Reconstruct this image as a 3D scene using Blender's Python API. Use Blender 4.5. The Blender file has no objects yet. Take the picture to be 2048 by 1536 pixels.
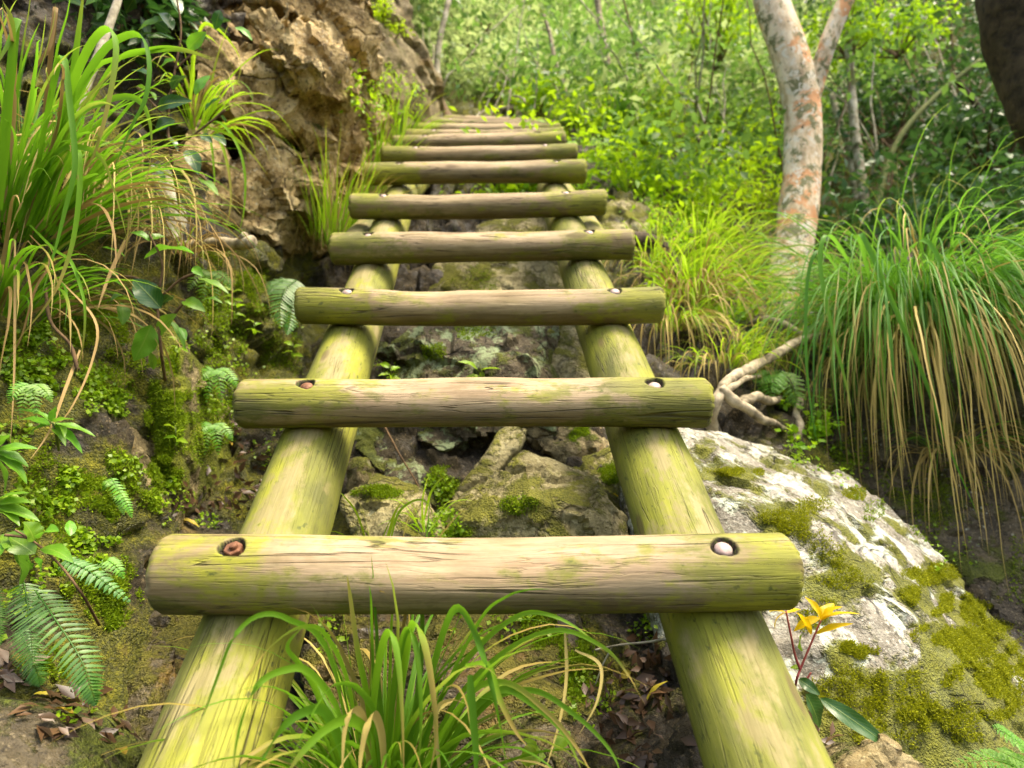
import bpy, bmesh, math, random
import numpy as np
from mathutils import Vector, Matrix
from mathutils.bvhtree import BVHTree

# ---------------------------------------------------------------- camera
S = bpy.context.scene
COL = S.collection
FPX = 1300.0                       # focal length in pixels of a 2048 px wide picture
PITCH = math.radians(12)
CAM = np.array((0.0, 0.0, 1.5))
cam = bpy.data.cameras.new('camera')
cam_o = bpy.data.objects.new('camera', cam); COL.objects.link(cam_o)
cam_o.location = CAM; cam_o.rotation_euler = (math.pi/2 + PITCH, 0, 0)
cam.sensor_width = 36; cam.lens = FPX/2048*36; cam.clip_start = .02; cam.clip_end = 400
cam.dof.use_dof = True; cam.dof.focus_distance = 1.12; cam.dof.aperture_fstop = 3.7
S.camera = cam_o
# ---------------------------------------------------------------- sky and sun
SUN_EL, SUN_AZ = math.radians(68), math.radians(118)   # azimuth measured clockwise from +Y (north)
W = bpy.data.worlds.new("World"); S.world = W; W.use_nodes = True
_nt = W.node_tree
_sky = _nt.nodes.new('ShaderNodeTexSky'); _sky.sky_type = 'NISHITA'; _sky.sun_disc = False
_sky.sun_elevation = SUN_EL; _sky.sun_rotation = SUN_AZ
_sky.dust_density = 5.0; _sky.ozone_density = 0.2; _sky.air_density = 1.0
_bg = _nt.nodes['Background']; _bg.inputs[1].default_value = 0.15
_nt.links.new(_sky.outputs[0], _bg.inputs[0])
sun = bpy.data.lights.new('sun', 'SUN'); sun.energy = 1.7; sun.angle = math.radians(24); sun.color = (1, .94, .80)
sun_o = bpy.data.objects.new('sun', sun); COL.objects.link(sun_o)
_d = Vector((math.sin(SUN_AZ)*math.cos(SUN_EL), math.cos(SUN_AZ)*math.cos(SUN_EL), math.sin(SUN_EL)))
sun_o.rotation_euler = _d.to_track_quat('Z', 'Y').to_euler()
S.view_settings.view_transform = 'Standard'; S.view_settings.look = 'None'
S.view_settings.exposure = 1.72; S.view_settings.gamma = 1
S.view_settings.use_white_balance = True; S.view_settings.white_balance_temperature = 7200
S.render.engine = 'CYCLES'
S.cycles.max_bounces = 8; S.cycles.diffuse_bounces = 4; S.cycles.transmission_bounces = 4
S.cycles.sample_clamp_indirect = 6

# ---------------------------------------------------------------- helpers
rng = np.random.default_rng(7)
cP, sP = math.cos(PITCH), math.sin(PITCH)

def P(px, py, d):
    """world point seen at photo pixel (px, py) at depth d metres"""
    x = (px-1024)/FPX*d; y = -(py-768)/FPX*d
    return np.array((x, d*cP - y*sP, CAM[2] + d*sP + y*cP))

def PA(a):
    a = np.asarray(a, float)
    x = (a[:, 0]-1024)/FPX*a[:, 2]; y = -(a[:, 1]-768)/FPX*a[:, 2]; d = a[:, 2]
    return np.stack((x, d*cP - y*sP, CAM[2] + d*sP + y*cP), 1)

def unit(v):
    v = np.asarray(v, float)
    return v/np.maximum(np.linalg.norm(v, axis=-1, keepdims=True), 1e-9)

def hash3(i, seed):
    i = i.astype(np.int64)
    h = (i[..., 0]*374761393 + i[..., 1]*668265263 + i[..., 2]*2147483647 + seed*144665) & 0xffffffff
    h = ((h ^ (h >> 13))*1274126177) & 0xffffffff
    h = ((h ^ (h >> 16))*2246822519) & 0xffffffff
    return ((h ^ (h >> 15)) & 0xffffff)/float(0xffffff)

def vnoise(p, seed=0):
    p = np.asarray(p, float); i = np.floor(p); f = p-i; f = f*f*f*(f*(f*6-15)+10)
    out = 0
    for dx in (0, 1):
        wx = f[..., 0] if dx else 1-f[..., 0]
        for dy in (0, 1):
            wy = f[..., 1] if dy else 1-f[..., 1]
            for dz in (0, 1):
                wz = f[..., 2] if dz else 1-f[..., 2]
                out = out + wx*wy*wz*hash3(i+np.array((dx, dy, dz)), seed)
    return out*2-1

def fbm(p, octv=4, seed=0, gain=.5):
    a, s, t = 1., 0., 0.
    for k in range(octv):
        s = s + a*vnoise(np.asarray(p)*2.03**k + k*17.3, seed+k); t += a; a *= gain
    return s/t

def facet(p, seed=0):
    """tilted-plane value of the nearest jittered cell: gives flat chipped facets"""
    p = np.asarray(p, float); i = np.floor(p); best = np.full(p.shape[:-1], 1e9); val = np.zeros(p.shape[:-1])
    for dx in (-1, 0, 1):
        for dy in (-1, 0, 1):
            for dz in (-1, 0, 1):
                c = i+np.array((dx, dy, dz))
                j = np.stack([hash3(c, seed+k) for k in range(3)], -1)
                dv = p-(c+j); d2 = (dv**2).sum(-1)
                g = np.stack([hash3(c, seed+5+k)*2-1 for k in range(3)], -1)
                v = (g*dv).sum(-1)*1.2 + hash3(c, seed+9)*1.2-.6
                m = d2 < best
                best = np.where(m, d2, best); val = np.where(m, v, val)
    return val

def mesh_np(name, V, faces, mat=None, uv=None, smooth=True, attrs=None):
    """faces: list of integer arrays, each (n, k)"""
    me = bpy.data.meshes.new(name)
    V = np.ascontiguousarray(V, np.float32)
    me.vertices.add(len(V)); me.vertices.foreach_set('co', V.ravel())
    loops = np.concatenate([np.asarray(f).ravel() for f in faces]).astype(np.int32)
    sizes = np.concatenate([np.full(len(f), np.asarray(f).shape[1]) for f in faces]).astype(np.int32)
    starts = np.concatenate(([0], np.cumsum(sizes)[:-1])).astype(np.int32)
    me.loops.add(len(loops)); me.loops.foreach_set('vertex_index', loops)
    me.polygons.add(len(sizes)); me.polygons.foreach_set('loop_start', starts)
    me.polygons.foreach_set('use_smooth', np.full(len(sizes), smooth))
    me.update(calc_edges=True)
    if uv is not None:
        l = me.uv_layers.new(name='UVMap')
        l.data.foreach_set('uv', np.ascontiguousarray(np.asarray(uv, np.float32)[loops]).ravel())
    for k, a in (attrs or {}).items():
        a = np.asarray(a, np.float32)
        if a.ndim == 1:
            at = me.attributes.new(k, 'FLOAT', 'POINT'); at.data.foreach_set('value', a)
        else:
            at = me.attributes.new(k, 'FLOAT_COLOR', 'POINT')
            at.data.foreach_set('color', np.concatenate((a, np.ones((len(a), 1), np.float32)), 1).ravel())
    if mat: me.materials.append(mat)
    return me

def link(name, me, parent=None, loc=None):
    o = bpy.data.objects.new(name, me); COL.objects.link(o)
    if loc is not None: o.location = loc
    if parent is not None:
        o.parent = parent
        o.matrix_parent_inverse = Matrix.Translation(parent.location).inverted()
    return o

def tag(o, label=None, cat=None, group=None, kind=None):
    if label: o['label'] = label
    if cat: o['category'] = cat
    if group: o['group'] = group
    if kind: o['kind'] = kind
    return o

def thing(name, loc, label, cat, group=None):
    o = bpy.data.objects.new(name, None); COL.objects.link(o)
    o.location = loc; o.empty_display_size = .05
    return tag(o, label, cat, group)

def centred(me):
    """move a mesh's origin to its middle; returns that point"""
    n = len(me.vertices); a = np.empty(n*3, np.float32); me.vertices.foreach_get('co', a); a = a.reshape(-1, 3)
    c = (a.min(0)+a.max(0))/2
    me.vertices.foreach_set('co', np.ascontiguousarray(a-c).ravel()); me.update()
    return c

def spline(pts, n):
    """Catmull-Rom through pts (k, m) sampled at n places"""
    p = np.asarray(pts, float); k = len(p)
    q = np.concatenate((2*p[:1]-p[1:2], p, 2*p[-1:]-p[-2:-1]))
    t = np.linspace(0, k-1, n); i = np.minimum(t.astype(int), k-2); f = (t-i)[:, None]
    a, b, c, d = q[i], q[i+1], q[i+2], q[i+3]
    return .5*((2*b)+(-a+c)*f+(2*a-5*b+4*c-d)*f**2+(-a+3*b-3*c+d)*f**3)

def tube(path, rad, sides=8, bump=0., seed=0, caps=True, bscale=12.):
    """returns verts, faces, uv of a tapering tube"""
    path = np.asarray(path, float); n = len(path); rad = np.broadcast_to(rad, n)
    T = unit(np.gradient(path, axis=0)); ref = np.array((0.13, .22, 1.)) if abs(T[:, 2]).mean() < .8 else np.array((1., .2, .1))
    A = unit(np.cross(T, ref)); B = np.cross(T, A)
    an = np.linspace(0, 2*math.pi, sides, endpoint=False)
    V = path[:, None]+rad[:, None, None]*(np.cos(an)[None, :, None]*A[:, None]+np.sin(an)[None, :, None]*B[:, None])
    if bump:
        nrm = unit(V-path[:, None])
        V = V+nrm*(rad[:, None]*bump*fbm(V*bscale, 3, seed))[..., None]
    V = V.reshape(-1, 3)
    i = np.arange(n-1)[:, None]*sides; j = np.arange(sides)[None]; j2 = (j+1) % sides
    F = [np.stack((i+j, i+j2, i+j2+sides, i+j+sides), -1).reshape(-1, 4)]
    uv = np.stack((np.repeat(np.linspace(0, 1, n), sides), np.tile(np.linspace(0, 1, sides), n)), 1)
    if caps:
        k = len(V); V = np.concatenate((V, path[:1]-T[:1]*rad[0]*.3, path[-1:]+T[-1:]*rad[-1]*.3))
        uv = np.concatenate((uv, [[0, 0], [1, 0]]))
        jj = np.arange(sides); jn = (jj+1) % sides; e = (n-1)*sides
        F.append(np.stack((np.full(sides, k), jn, jj), 1)); F.append(np.stack((np.full(sides, k+1), e+jj, e+jn), 1))
    return V, F, uv

def merge(parts):
    Vs, Fs, Us, o = [], {}, [], 0
    for V, F, uv in parts:
        Vs.append(V); Us.append(uv)
        for f in F: Fs.setdefault(f.shape[1], []).append(f+o)
        o += len(V)
    return np.concatenate(Vs), [np.concatenate(v) for v in Fs.values()], np.concatenate(Us)

# ---------------------------------------------------------------- material helpers
class NT:
    def __init__(s, name):
        s.m = bpy.data.materials.new(name); s.m.use_nodes = True
        s.t = s.m.node_tree; s.b = s.t.nodes['Principled BSDF']; s.out = s.t.nodes['Material Output']
    def n(s, typ, ins=None, **props):
        nd = s.t.nodes.new('ShaderNode'+typ)
        for k, v in props.items(): setattr(nd, k, v)
        for k, v in (ins or {}).items():
            i = nd.inputs[k]
            if isinstance(v, bpy.types.NodeSocket): s.t.links.new(v, i)
            else: i.default_value = v
        return nd
    def obj(s): return s.n('TexCoord').outputs['Object']
    def map(s, vec, scale=(1, 1, 1), loc=(0, 0, 0), rot=(0, 0, 0)):
        return s.n('Mapping', {'Vector': vec, 'Scale': scale, 'Location': loc, 'Rotation': rot}).outputs[0]
    def noise(s, vec, scale, detail=5., rough=.55, dist=0., col=False):
        nd = s.n('TexNoise', {'Vector': vec, 'Scale': scale, 'Detail': detail, 'Roughness': rough, 'Distortion': dist})
        return nd.outputs['Color' if col else 'Fac']
    def voro(s, vec, scale, feature='F1', out='Distance', rand=1.):
        return s.n('TexVoronoi', {'Vector': vec, 'Scale': scale, 'Randomness': rand}, feature=feature).outputs[out]
    def ramp(s, fac, *stops):
        nd = s.n('ValToRGB', {'Fac': fac}); e = nd.color_ramp.elements
        while len(e) < len(stops): e.new(.5)
        for q, (pos, c) in zip(e, stops):
            q.position = pos; q.color = (*c, 1) if not isinstance(c, (int, float)) else (c, c, c, 1)
        return nd.outputs[0]
    def mask(s, fac, a, b): return s.n('MapRange', {'Value': fac, 'From Min': a, 'From Max': b}, interpolation_type='SMOOTHSTEP').outputs[0]
    def mix(s, fac, a, b, mode='MIX'):
        nd = s.n('Mix', data_type='RGBA', blend_type=mode)
        for i, v in ((0, fac), (6, a), (7, b)):
            if isinstance(v, bpy.types.NodeSocket): s.t.links.new(v, nd.inputs[i])
            else: nd.inputs[i].default_value = v if i == 0 else (*v[:3], 1)
        return nd.outputs[2]
    def ma(s, op, a, b=0., clamp=False):
        nd = s.n('Math', operation=op, use_clamp=clamp)
        for i, v in ((0, a), (1, b)):
            if isinstance(v, bpy.types.NodeSocket): s.t.links.new(v, nd.inputs[i])
            else: nd.inputs[i].default_value = v
        return nd.outputs[0]
    def xyz(s, vec): return s.n('SeparateXYZ', {0: vec}).outputs
    def attr(s, name, out='Fac'): return s.n('Attribute', attribute_name=name).outputs[out]
    def bump(s, h, strength, dist, normal=None):
        ins = {'Height': h, 'Strength': strength, 'Distance': dist}
        if normal: ins['Normal'] = normal
        return s.n('Bump', ins).outputs[0]
    def set(s, **kw):
        for k, v in kw.items():
            k = {'base': 'Base Color', 'rough': 'Roughness', 'normal': 'Normal', 'spec': 'Specular IOR Level', 'metal': 'Metallic', 'sheen': 'Sheen Weight'}.get(k, k)
            i = s.b.inputs[k]
            if isinstance(v, bpy.types.NodeSocket): s.t.links.new(v, i)
            else: i.default_value = (*v, 1) if isinstance(v, tuple) and len(v) == 3 else v
        return s.m

def wood_mat(name, worn=True, green=.5, off=0.):
    """round pole timber: grain along local X, weathering cracks, algae film; worn=True adds the bare rubbed tread"""
    q = NT(name); co = q.obj(); rnd = q.n('ObjectInfo').outputs['Random']
    shift = q.n('CombineXYZ', {0: q.ma('MULTIPLY', rnd, 37.), 1: off, 2: q.ma('MULTIPLY', rnd, 11.)}).outputs[0]
    cs = q.n('VectorMath', {0: co, 1: shift}, operation='ADD').outputs[0]
    x, y, z = q.xyz(co)
    grain = q.noise(q.map(cs, (2.2, 42, 42)), 1., 6, .62, .35)
    fine = q.noise(q.map(cs, (9, 190, 190)), 1., 4, .6)
    blot = q.noise(q.map(cs, (3.4, 9, 9)), 1., 5, .6, .3)
    blot2 = q.noise(q.map(cs, (7, 16, 16), (3, 1, 8)), 1., 6, .65, .4)
    base = q.ramp(grain, (.25, (.105, .076, .034)), (.45, (.205, .158, .072)), (.6, (.28, .225, .110)), (.8, (.36, .30, .165)))
    base = q.mix(q.mask(fine, .35, .7), base, (.20, .145, .06), 'MIX') if False else q.mix(q.ma('MULTIPLY', q.mask(fine, .48, .68), .55), base, (.13, .085, .032))
    mott = q.noise(q.map(cs, (16, 34, 34), (4, 4, 1)), 1., 5, .7, .8)
    base = q.mix(q.ma('MULTIPLY', q.mask(mott, .48, .66), .38), base, (.085, .066, .026))
    grey = q.mask(q.noise(q.map(cs, (2.6, 12, 12), (9, 2, 1)), 1., 4, .6), .5, .72)
    base = q.mix(q.ma('MULTIPLY', grey, .45), base, (.25, .21, .145))
    if worn:
        up = q.mask(z, -.002, .045); mid = q.ma('SUBTRACT', 1., q.mask(q.ma('ADD', q.ma('ABSOLUTE', x), q.ma('MULTIPLY', q.ma('SUBTRACT', blot, .5), .35)), .22, .42))
        w = q.ma('MULTIPLY', q.ma('MULTIPLY', up, mid), q.mask(blot2, .25, .6))
        pale = q.ramp(grain, (.3, (.29, .20, .115)), (.6, (.42, .325, .205)), (.8, (.50, .40, .275)))
        base = q.mix(w, base, pale)
        endm = q.mask(q.ma('ABSOLUTE', x), .16, .40); low = q.ma('SUBTRACT', 1., q.mask(z, -.035, .035))
        alg = q.ma('ADD', q.ma('MULTIPLY', endm, .19), q.ma('MULTIPLY', low, .03))
        grime = q.mask(q.ma('ADD', blot, q.ma('MULTIPLY', low, .22)), .55, .75)
        base = q.mix(q.ma('MULTIPLY', grime, .5), base, (.125, .098, .036))
    else:
        alg = q.ma('MULTIPLY', q.mask(q.ma('ABSOLUTE', y), .015, .055), .13)
        base = q.mix(.45, base, (.260, .250, .090))
    thr = q.ma('ADD', q.ma('ADD', blot2, alg), green*.2-.1)
    am = q.mask(q.ma('ADD', thr, q.ma('MULTIPLY', q.ma('SUBTRACT', q.noise(q.map(cs, (26, 40, 40)), 1., 4, .7), .5), .45)), .50, .70)
    algc = q.ramp(blot, (.32, (.070, .086, .015)), (.46, (.145, .165, .015)), (.58, (.24, .26, .016)), (.75, (.37, .385, .020)))
    base = q.mix(q.ma('MULTIPLY', am, .80), base, algc)
    speck = q.mask(q.noise(q.map(cs, (50, 90, 90)), 1., 3, .6), .60, .72)
    base = q.mix(q.ma('MULTIPLY', q.ma('MULTIPLY', speck, q.ma('ADD', am, .25)), .7), base, (.07, .085, .018))
    # cracks along the grain
    cn = q.noise(q.map(cs, (1.4, 34, 34), (5, 5, 5)), 1., 3, .5, .6)
    cr = q.ma('SUBTRACT', 1., q.mask(q.ma('ABSOLUTE', q.ma('SUBTRACT', cn, .5)), .002, .016))
    cr = q.ma('MULTIPLY', cr, q.mask(q.noise(q.map(cs, (3, 14, 14), (1, 7, 3)), 1., 2), *((.43, .54) if worn else (.52, .62))))
    cn2 = q.noise(q.map(cs, (4.5, 110, 110), (2, 5, 9)), 1., 2, .5, .5)
    cr2 = q.ma('MULTIPLY', q.ma('SUBTRACT', 1., q.mask(q.ma('ABSOLUTE', q.ma('SUBTRACT', cn2, .5)), .004, .03)), q.mask(blot2, .42, .6))
    base = q.mix(q.ma('MULTIPLY', cr2, .35), base, (.07, .05, .02))
    base = q.mix(q.ma('MULTIPLY', cr, .7), base, (.035, .025, .012))
    # knots
    vk = q.voro(q.map(cs, (4, 11, 11), (1.7, 2, 3)), 1.)
    kn = q.ma('SUBTRACT', 1., q.mask(vk, .10, .17))
    base = q.mix(q.ma('MULTIPLY', kn, .65), base, (.11, .075, .035))
    hole = q.attr('hole')
    base = q.mix(q.ma('MULTIPLY', hole, 1.6, True), base, q.ramp(q.noise(co, 140, 3), (.45, (.020, .012, .007)), (.62, (.05, .065, .010))))
    h = q.ma('ADD', q.ma('MULTIPLY', grain, .5), q.ma('MULTIPLY', fine, .35))
    h = q.ma('SUBTRACT', h, q.ma('ADD', q.ma('MULTIPLY', cr, 1.4), q.ma('MULTIPLY', cr2, .3)))
    q.set(base=base, rough=.72, spec=.3, normal=q.bump(h, .75, .004))
    return q.m

def rock_mat(name, stops, moss=.5, moss_col=((.045, .060, .008), (.13, .16, .012)), lichen=.0, lichen_col=(.42, .45, .36), rough=.75,
             scale=1., mossup=.5, ochre=0., bumpd=.012, wet=0.):
    q = NT(name); co = q.obj(); rnd = q.n('ObjectInfo').outputs['Random']
    co = q.n('VectorMath', {0: co, 1: q.n('CombineXYZ', {0: q.ma('MULTIPLY', rnd, 23.), 1: q.ma('MULTIPLY', rnd, 7.)}).outputs[0]}, operation='ADD').outputs[0]
    nz = q.xyz(q.n('NewGeometry').outputs['Normal'])[2]
    big = q.noise(co, 3.5*scale, 6, .62, .4); med = q.noise(co, 14*scale, 7, .66, .2); fine = q.noise(co, 80*scale, 5, .65)
    tone = q.ma('ADD', q.ma('MULTIPLY', big, .55), q.ma('MULTIPLY', med, .45))
    base = q.ramp(tone, *stops)
    base = q.mix(q.ma('MULTIPLY', q.mask(fine, .50, .66), .8), base, stops[0][1])
    base = q.mix(q.ma('MULTIPLY', q.mask(q.noise(co, 125*scale, 3, .6), .57, .68), .65), base, stops[-1][1])
    streak = q.noise(q.map(co, (6*scale, 30*scale, 55*scale), rot=(.4, .5, .2)), 1., 5, .6)
    base = q.mix(q.ma('MULTIPLY', q.mask(streak, .55, .75), .5), base, stops[-1][1])
    if ochre:
        om = q.mask(q.ma('ADD', q.noise(co, 6*scale, 6, .65, .5), ochre*.3-.15), .50, .64)
        base = q.mix(q.ma('MULTIPLY', om, .8), base, q.ramp(med, (.35, (.065, .038, .007)), (.65, (.26, .165, .035))))
    if lichen:
        ln = q.noise(co, 11*scale, 8, .72, .15); lm = q.mask(q.ma('ADD', ln, lichen*.3-.15), .55, .61)
        base = q.mix(q.ma('MULTIPLY', lm, .9), base, q.mix(fine, tuple(c*.75 for c in lichen_col), lichen_col))
        sp = q.ma('MULTIPLY', q.ma('SUBTRACT', 1., q.mask(q.voro(co, 52*scale), .16, .26)), q.mask(q.noise(co, 5*scale, 3), .5, .62))
        base = q.mix(q.ma('MULTIPLY', sp, .8), base, lichen_col)
    mn = q.ma('ADD', q.ma('ADD', q.noise(co, 6.5*scale, 6, .68, .3), q.ma('MULTIPLY', q.attr('moss'), .22)), q.ma('ADD', q.ma('MULTIPLY', q.ma('SUBTRACT', nz, .3), .22*mossup), moss*.3-.15))
    mm = q.mask(mn, .5, .60)
    mcol = q.ramp(q.ma('ADD', q.ma('MULTIPLY', med, .5), q.ma('MULTIPLY', q.noise(co, 170*scale, 3, .6), .5)), (.36, moss_col[0]), (.62, moss_col[1]))
    base = q.mix(q.ma('MULTIPLY', mm, .93), base, mcol)
    cr = q.ma('SUBTRACT', 1., q.mask(q.voro(q.n('VectorMath', {0: co, 1: q.n('VectorMath', {0: q.noise(co, 5*scale, 3, .5, 0, True), 1: (.25, .25, .25)}, operation='MULTIPLY').outputs[0]}, operation='ADD').outputs[0],
                                     5*scale, 'DISTANCE_TO_EDGE'), .0, .035))
    cr = q.ma('MULTIPLY', cr, q.mask(big, .45, .6))
    base = q.mix(q.ma('MULTIPLY', cr, .55), base, (.02, .015, .008))
    h = q.ma('ADD', q.ma('ADD', q.ma('MULTIPLY', med, 1.), q.ma('MULTIPLY', fine, .45)), q.ma('ADD', q.ma('MULTIPLY', mm, .35), q.ma('MULTIPLY', streak, .35)))
    h = q.ma('ADD', h, q.ma('MULTIPLY', q.ma('MULTIPLY', mm, q.noise(co, 230*scale, 2)), .7))
    h = q.ma('SUBTRACT', h, q.ma('MULTIPLY', cr, .5))
    r = q.ma('ADD', q.ma('MULTIPLY', mm, .25), rough)
    if wet: r = q.ma('SUBTRACT', r, q.ma('MULTIPLY', q.mask(med, .45, .6), wet))
    q.set(base=base, rough=r, spec=.35, normal=q.bump(h, 1., bumpd*1.25))
    return q.m

def leaf_mat(name, c1, c2, trans=.35, rough=.42, spec=.45, tcol=None, vein=False, tip=None, hue=True, far=0.):
    """leaf or blade: base colour varies leaf by leaf (random per island) and plant by plant (object random)"""
    q = NT(name)
    isl = q.n('NewGeometry').outputs['Random Per Island']; orn = q.n('ObjectInfo').outputs['Random']
    c = q.mix(isl, c1, c2) if not far else q.mix(q.ma('ADD', q.ma('MULTIPLY', isl, .4), q.ma('MULTIPLY', q.mask(q.noise(q.obj(), far, 3, .6), .32, .68), .6)), c1, c2)
    if hue:
        c = q.n('HueSaturation', {'Hue': q.ma('ADD', q.ma('MULTIPLY', orn, .03), .485), 'Value': q.ma('ADD', q.ma('MULTIPLY', orn, .35), .82), 'Color': c}).outputs[0]
    u, v, _ = q.xyz(q.n('TexCoord').outputs['UV'])
    if tip:
        m = q.mask(q.ma('ADD', u, q.ma('MULTIPLY', q.ma('SUBTRACT', isl, .5), .9)), .74, 1.05)
        c = q.mix(q.ma('MULTIPLY', m, .85), c, tip)
    if vein:
        mid = q.ma('SUBTRACT', 1., q.mask(q.ma('ABSOLUTE', q.ma('SUBTRACT', v, .5)), .012, .035))
        w = q.ma('ABSOLUTE', q.ma('SUBTRACT', v, .5))
        side = q.ma('SINE', q.ma('MULTIPLY', q.ma('SUBTRACT', u, q.ma('MULTIPLY', w, .55)), 60.))
        side = q.mask(side, .90, 1.)
        c = q.mix(q.ma('MULTIPLY', q.ma('MAXIMUM', mid, q.ma('MULTIPLY', side, .45)), .45), c, (.30, .42, .07))
        spot = q.mask(q.noise(q.obj(), 55, 4), .62, .72)
        c = q.mix(q.ma('MULTIPLY', spot, .35), c, tuple(k*.5 for k in c1))
        q.set(normal=q.bump(q.ma('ADD', side, q.ma('MULTIPLY', mid, 2.)), .25, .002))
    q.set(base=c, rough=rough, spec=spec)
    tr = q.n('BsdfTranslucent', {'Color': q.mix(.5, c, tcol or tuple(min(1, k*1.8) for k in c2))})
    ms = q.n('MixShader', {0: trans, 1: q.b.outputs[0], 2: tr.outputs[0]})
    q.t.links.new(ms.outputs[0], q.out.inputs[0])
    return q.m

def plain_mat(name, c1, c2, scale=20., rough=.8, spec=.3, bump=.3, stretch=(1, 1, 1), dist=.004, metal=0.):
    q = NT(name); co = q.map(q.obj(), stretch); n = q.noise(co, scale, 6, .65, .3)
    q.set(base=q.ramp(n, (.35, c1), (.65, c2)), rough=rough, spec=spec, metal=metal, normal=q.bump(n, bump, dist))
    return q.m

M = {}
M['rung'] = wood_mat('rung_wood', True, .45)
M['rail'] = wood_mat('rail_wood', False, 1.0, 3.)
M['rust'] = plain_mat('rusty_steel', (.10, .035, .012), (.26, .12, .06), 90, .6, .5, .5, dist=.001, metal=.3)
M['zinc'] = plain_mat('washed_zinc', (.26, .17, .14), (.48, .38, .34), 60, .5, .5, .3, dist=.001, metal=.2)
# ---------------------------------------------------------------- terrain: gully, left bank, right bank, hillside behind
CTRL = np.array([
 # left bank and wall
 (0,1536,.92),(60,1380,1.02),(180,1430,1.06),(300,1400,1.14),(0,1200,1.12),(120,1150,1.18),(250,1000,1.40),(60,950,1.22),(0,800,1.25),(150,800,1.38),
 (330,800,1.62),(480,1000,1.82),(440,900,1.95),(450,750,2.05),(600,700,2.45),(600,560,2.75),(520,520,2.45),(350,520,1.95),(150,550,1.62),(0,550,1.45),
 (150,300,1.72),(0,300,1.6),(0,0,1.75),(300,100,2.2),(350,300,2.3),(550,250,3.1),(700,100,4.0),(690,400,3.3),(740,300,3.9),(400,950,1.85),(380,1060,1.62),
 (-400,0,1.4),(-400,500,1.25),(-400,800,1.1),(-400,1300,.85),(-400,1700,.72),(200,-300,2.1),(600,-300,3.3),(-400,-400,1.6),
 # gully under the ladder
 (450,1500,1.08),(750,1500,1.12),(1000,1500,1.14),(1300,1500,1.06),(480,1250,1.30),(700,1250,1.42),(1000,1250,1.5),(1250,1250,1.38),(620,1060,1.72),
 (800,1050,1.66),(1000,1000,1.72),(1200,1000,1.75),(760,880,1.92),(900,900,1.84),(900,860,1.93),(1150,860,2.0),(850,700,2.35),(1100,700,2.35),(1250,760,2.15),(850,560,3.0),(1050,560,3.0),
 (780,470,3.2),(900,450,3.4),(1050,450,3.4),(900,390,3.8),(1100,390,3.8),(800,330,4.0),(900,300,4.6),(1100,300,4.6),(950,245,5.3),(1100,240,5.2),
 # right bank
 (1350,700,2.45),(1300,560,2.8),(1300,500,3.05),(1300,400,3.7),(1250,310,4.7),(1210,240,5.5),(1450,800,2.1),(1550,700,2.55),(1550,600,3.5),(1500,450,4.3),(1450,300,5.5),
 (1620,850,2.15),(1700,720,2.5),(1800,900,2.35),(1800,1100,2.1),(2000,1000,2.3),(2040,1200,1.85),(2000,1500,1.3),(1700,1500,1.15),(1450,1450,1.05),(1500,1100,1.6),(1800,600,2.8),(2000,620,2.8),
 (2000,480,4.8),(1750,480,4.8),(1800,300,7),(2000,100,8),(1650,150,8.5),(2400,500,4),(2400,1200,2),(2700,300,6),(2600,1700,1.1),(2300,1500,1.25),
 # hillside
 (1000,180,7.5),(1000,100,9),(1300,100,9),(850,150,7.0),(800,0,8),(1000,-100,12),(1000,-420,16),(1500,-420,16),(2300,-300,13),(500,-420,9),(2700,-400,14),
 (0,1950,.68),(500,1950,.74),(1000,1950,.78),(1500,1950,.76),(2100,1950,.85),(2700,1950,.9)], float)

def rbf_fit(c, v, s=260.):
    d = np.sqrt(((c[:, None]-c[None])**2).sum(-1)+s*s*.01)
    return np.linalg.solve(np.block([[d, np.ones((len(c), 1))], [np.ones((1, len(c))), np.zeros((1, 1))]]), np.concatenate((v, [0])))

_w = rbf_fit(CTRL[:, :2], np.log(CTRL[:, 2]))

def ground_depth(px, py):
    q = np.stack((np.ravel(px), np.ravel(py)), 1).astype(float); out = np.empty(len(q))
    for a in range(0, len(q), 20000):
        b = q[a:a+20000]; d = np.sqrt(((b[:, None]-CTRL[None, :, :2])**2).sum(-1)+260.**2*.01)
        out[a:a+20000] = d@_w[:-1]+_w[-1]
    return np.exp(out).reshape(np.shape(px))

def rocky(V, N, amp, f, seed, fa=1., sm=.6):
    wv = V+.07/f*np.stack([fbm(V*f*1.5, 3, seed+40+k) for k in range(3)], 1)
    disp = fa*.55*facet(wv*f, seed)+fa*.28*facet(wv*f*2.3, seed+3)+sm*fbm(V*f*.8, 4, seed+20)+.14*fbm(V*f*6, 3, seed+30)
    return V+N*(amp*disp)[:, None]

def grid_normals(G):
    a = np.gradient(G, axis=0); b = np.gradient(G, axis=1)
    n = unit(np.cross(b, a)); c = G-CAM
    return np.where(((n*c).sum(-1, keepdims=True)) > 0, -n, n)

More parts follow.
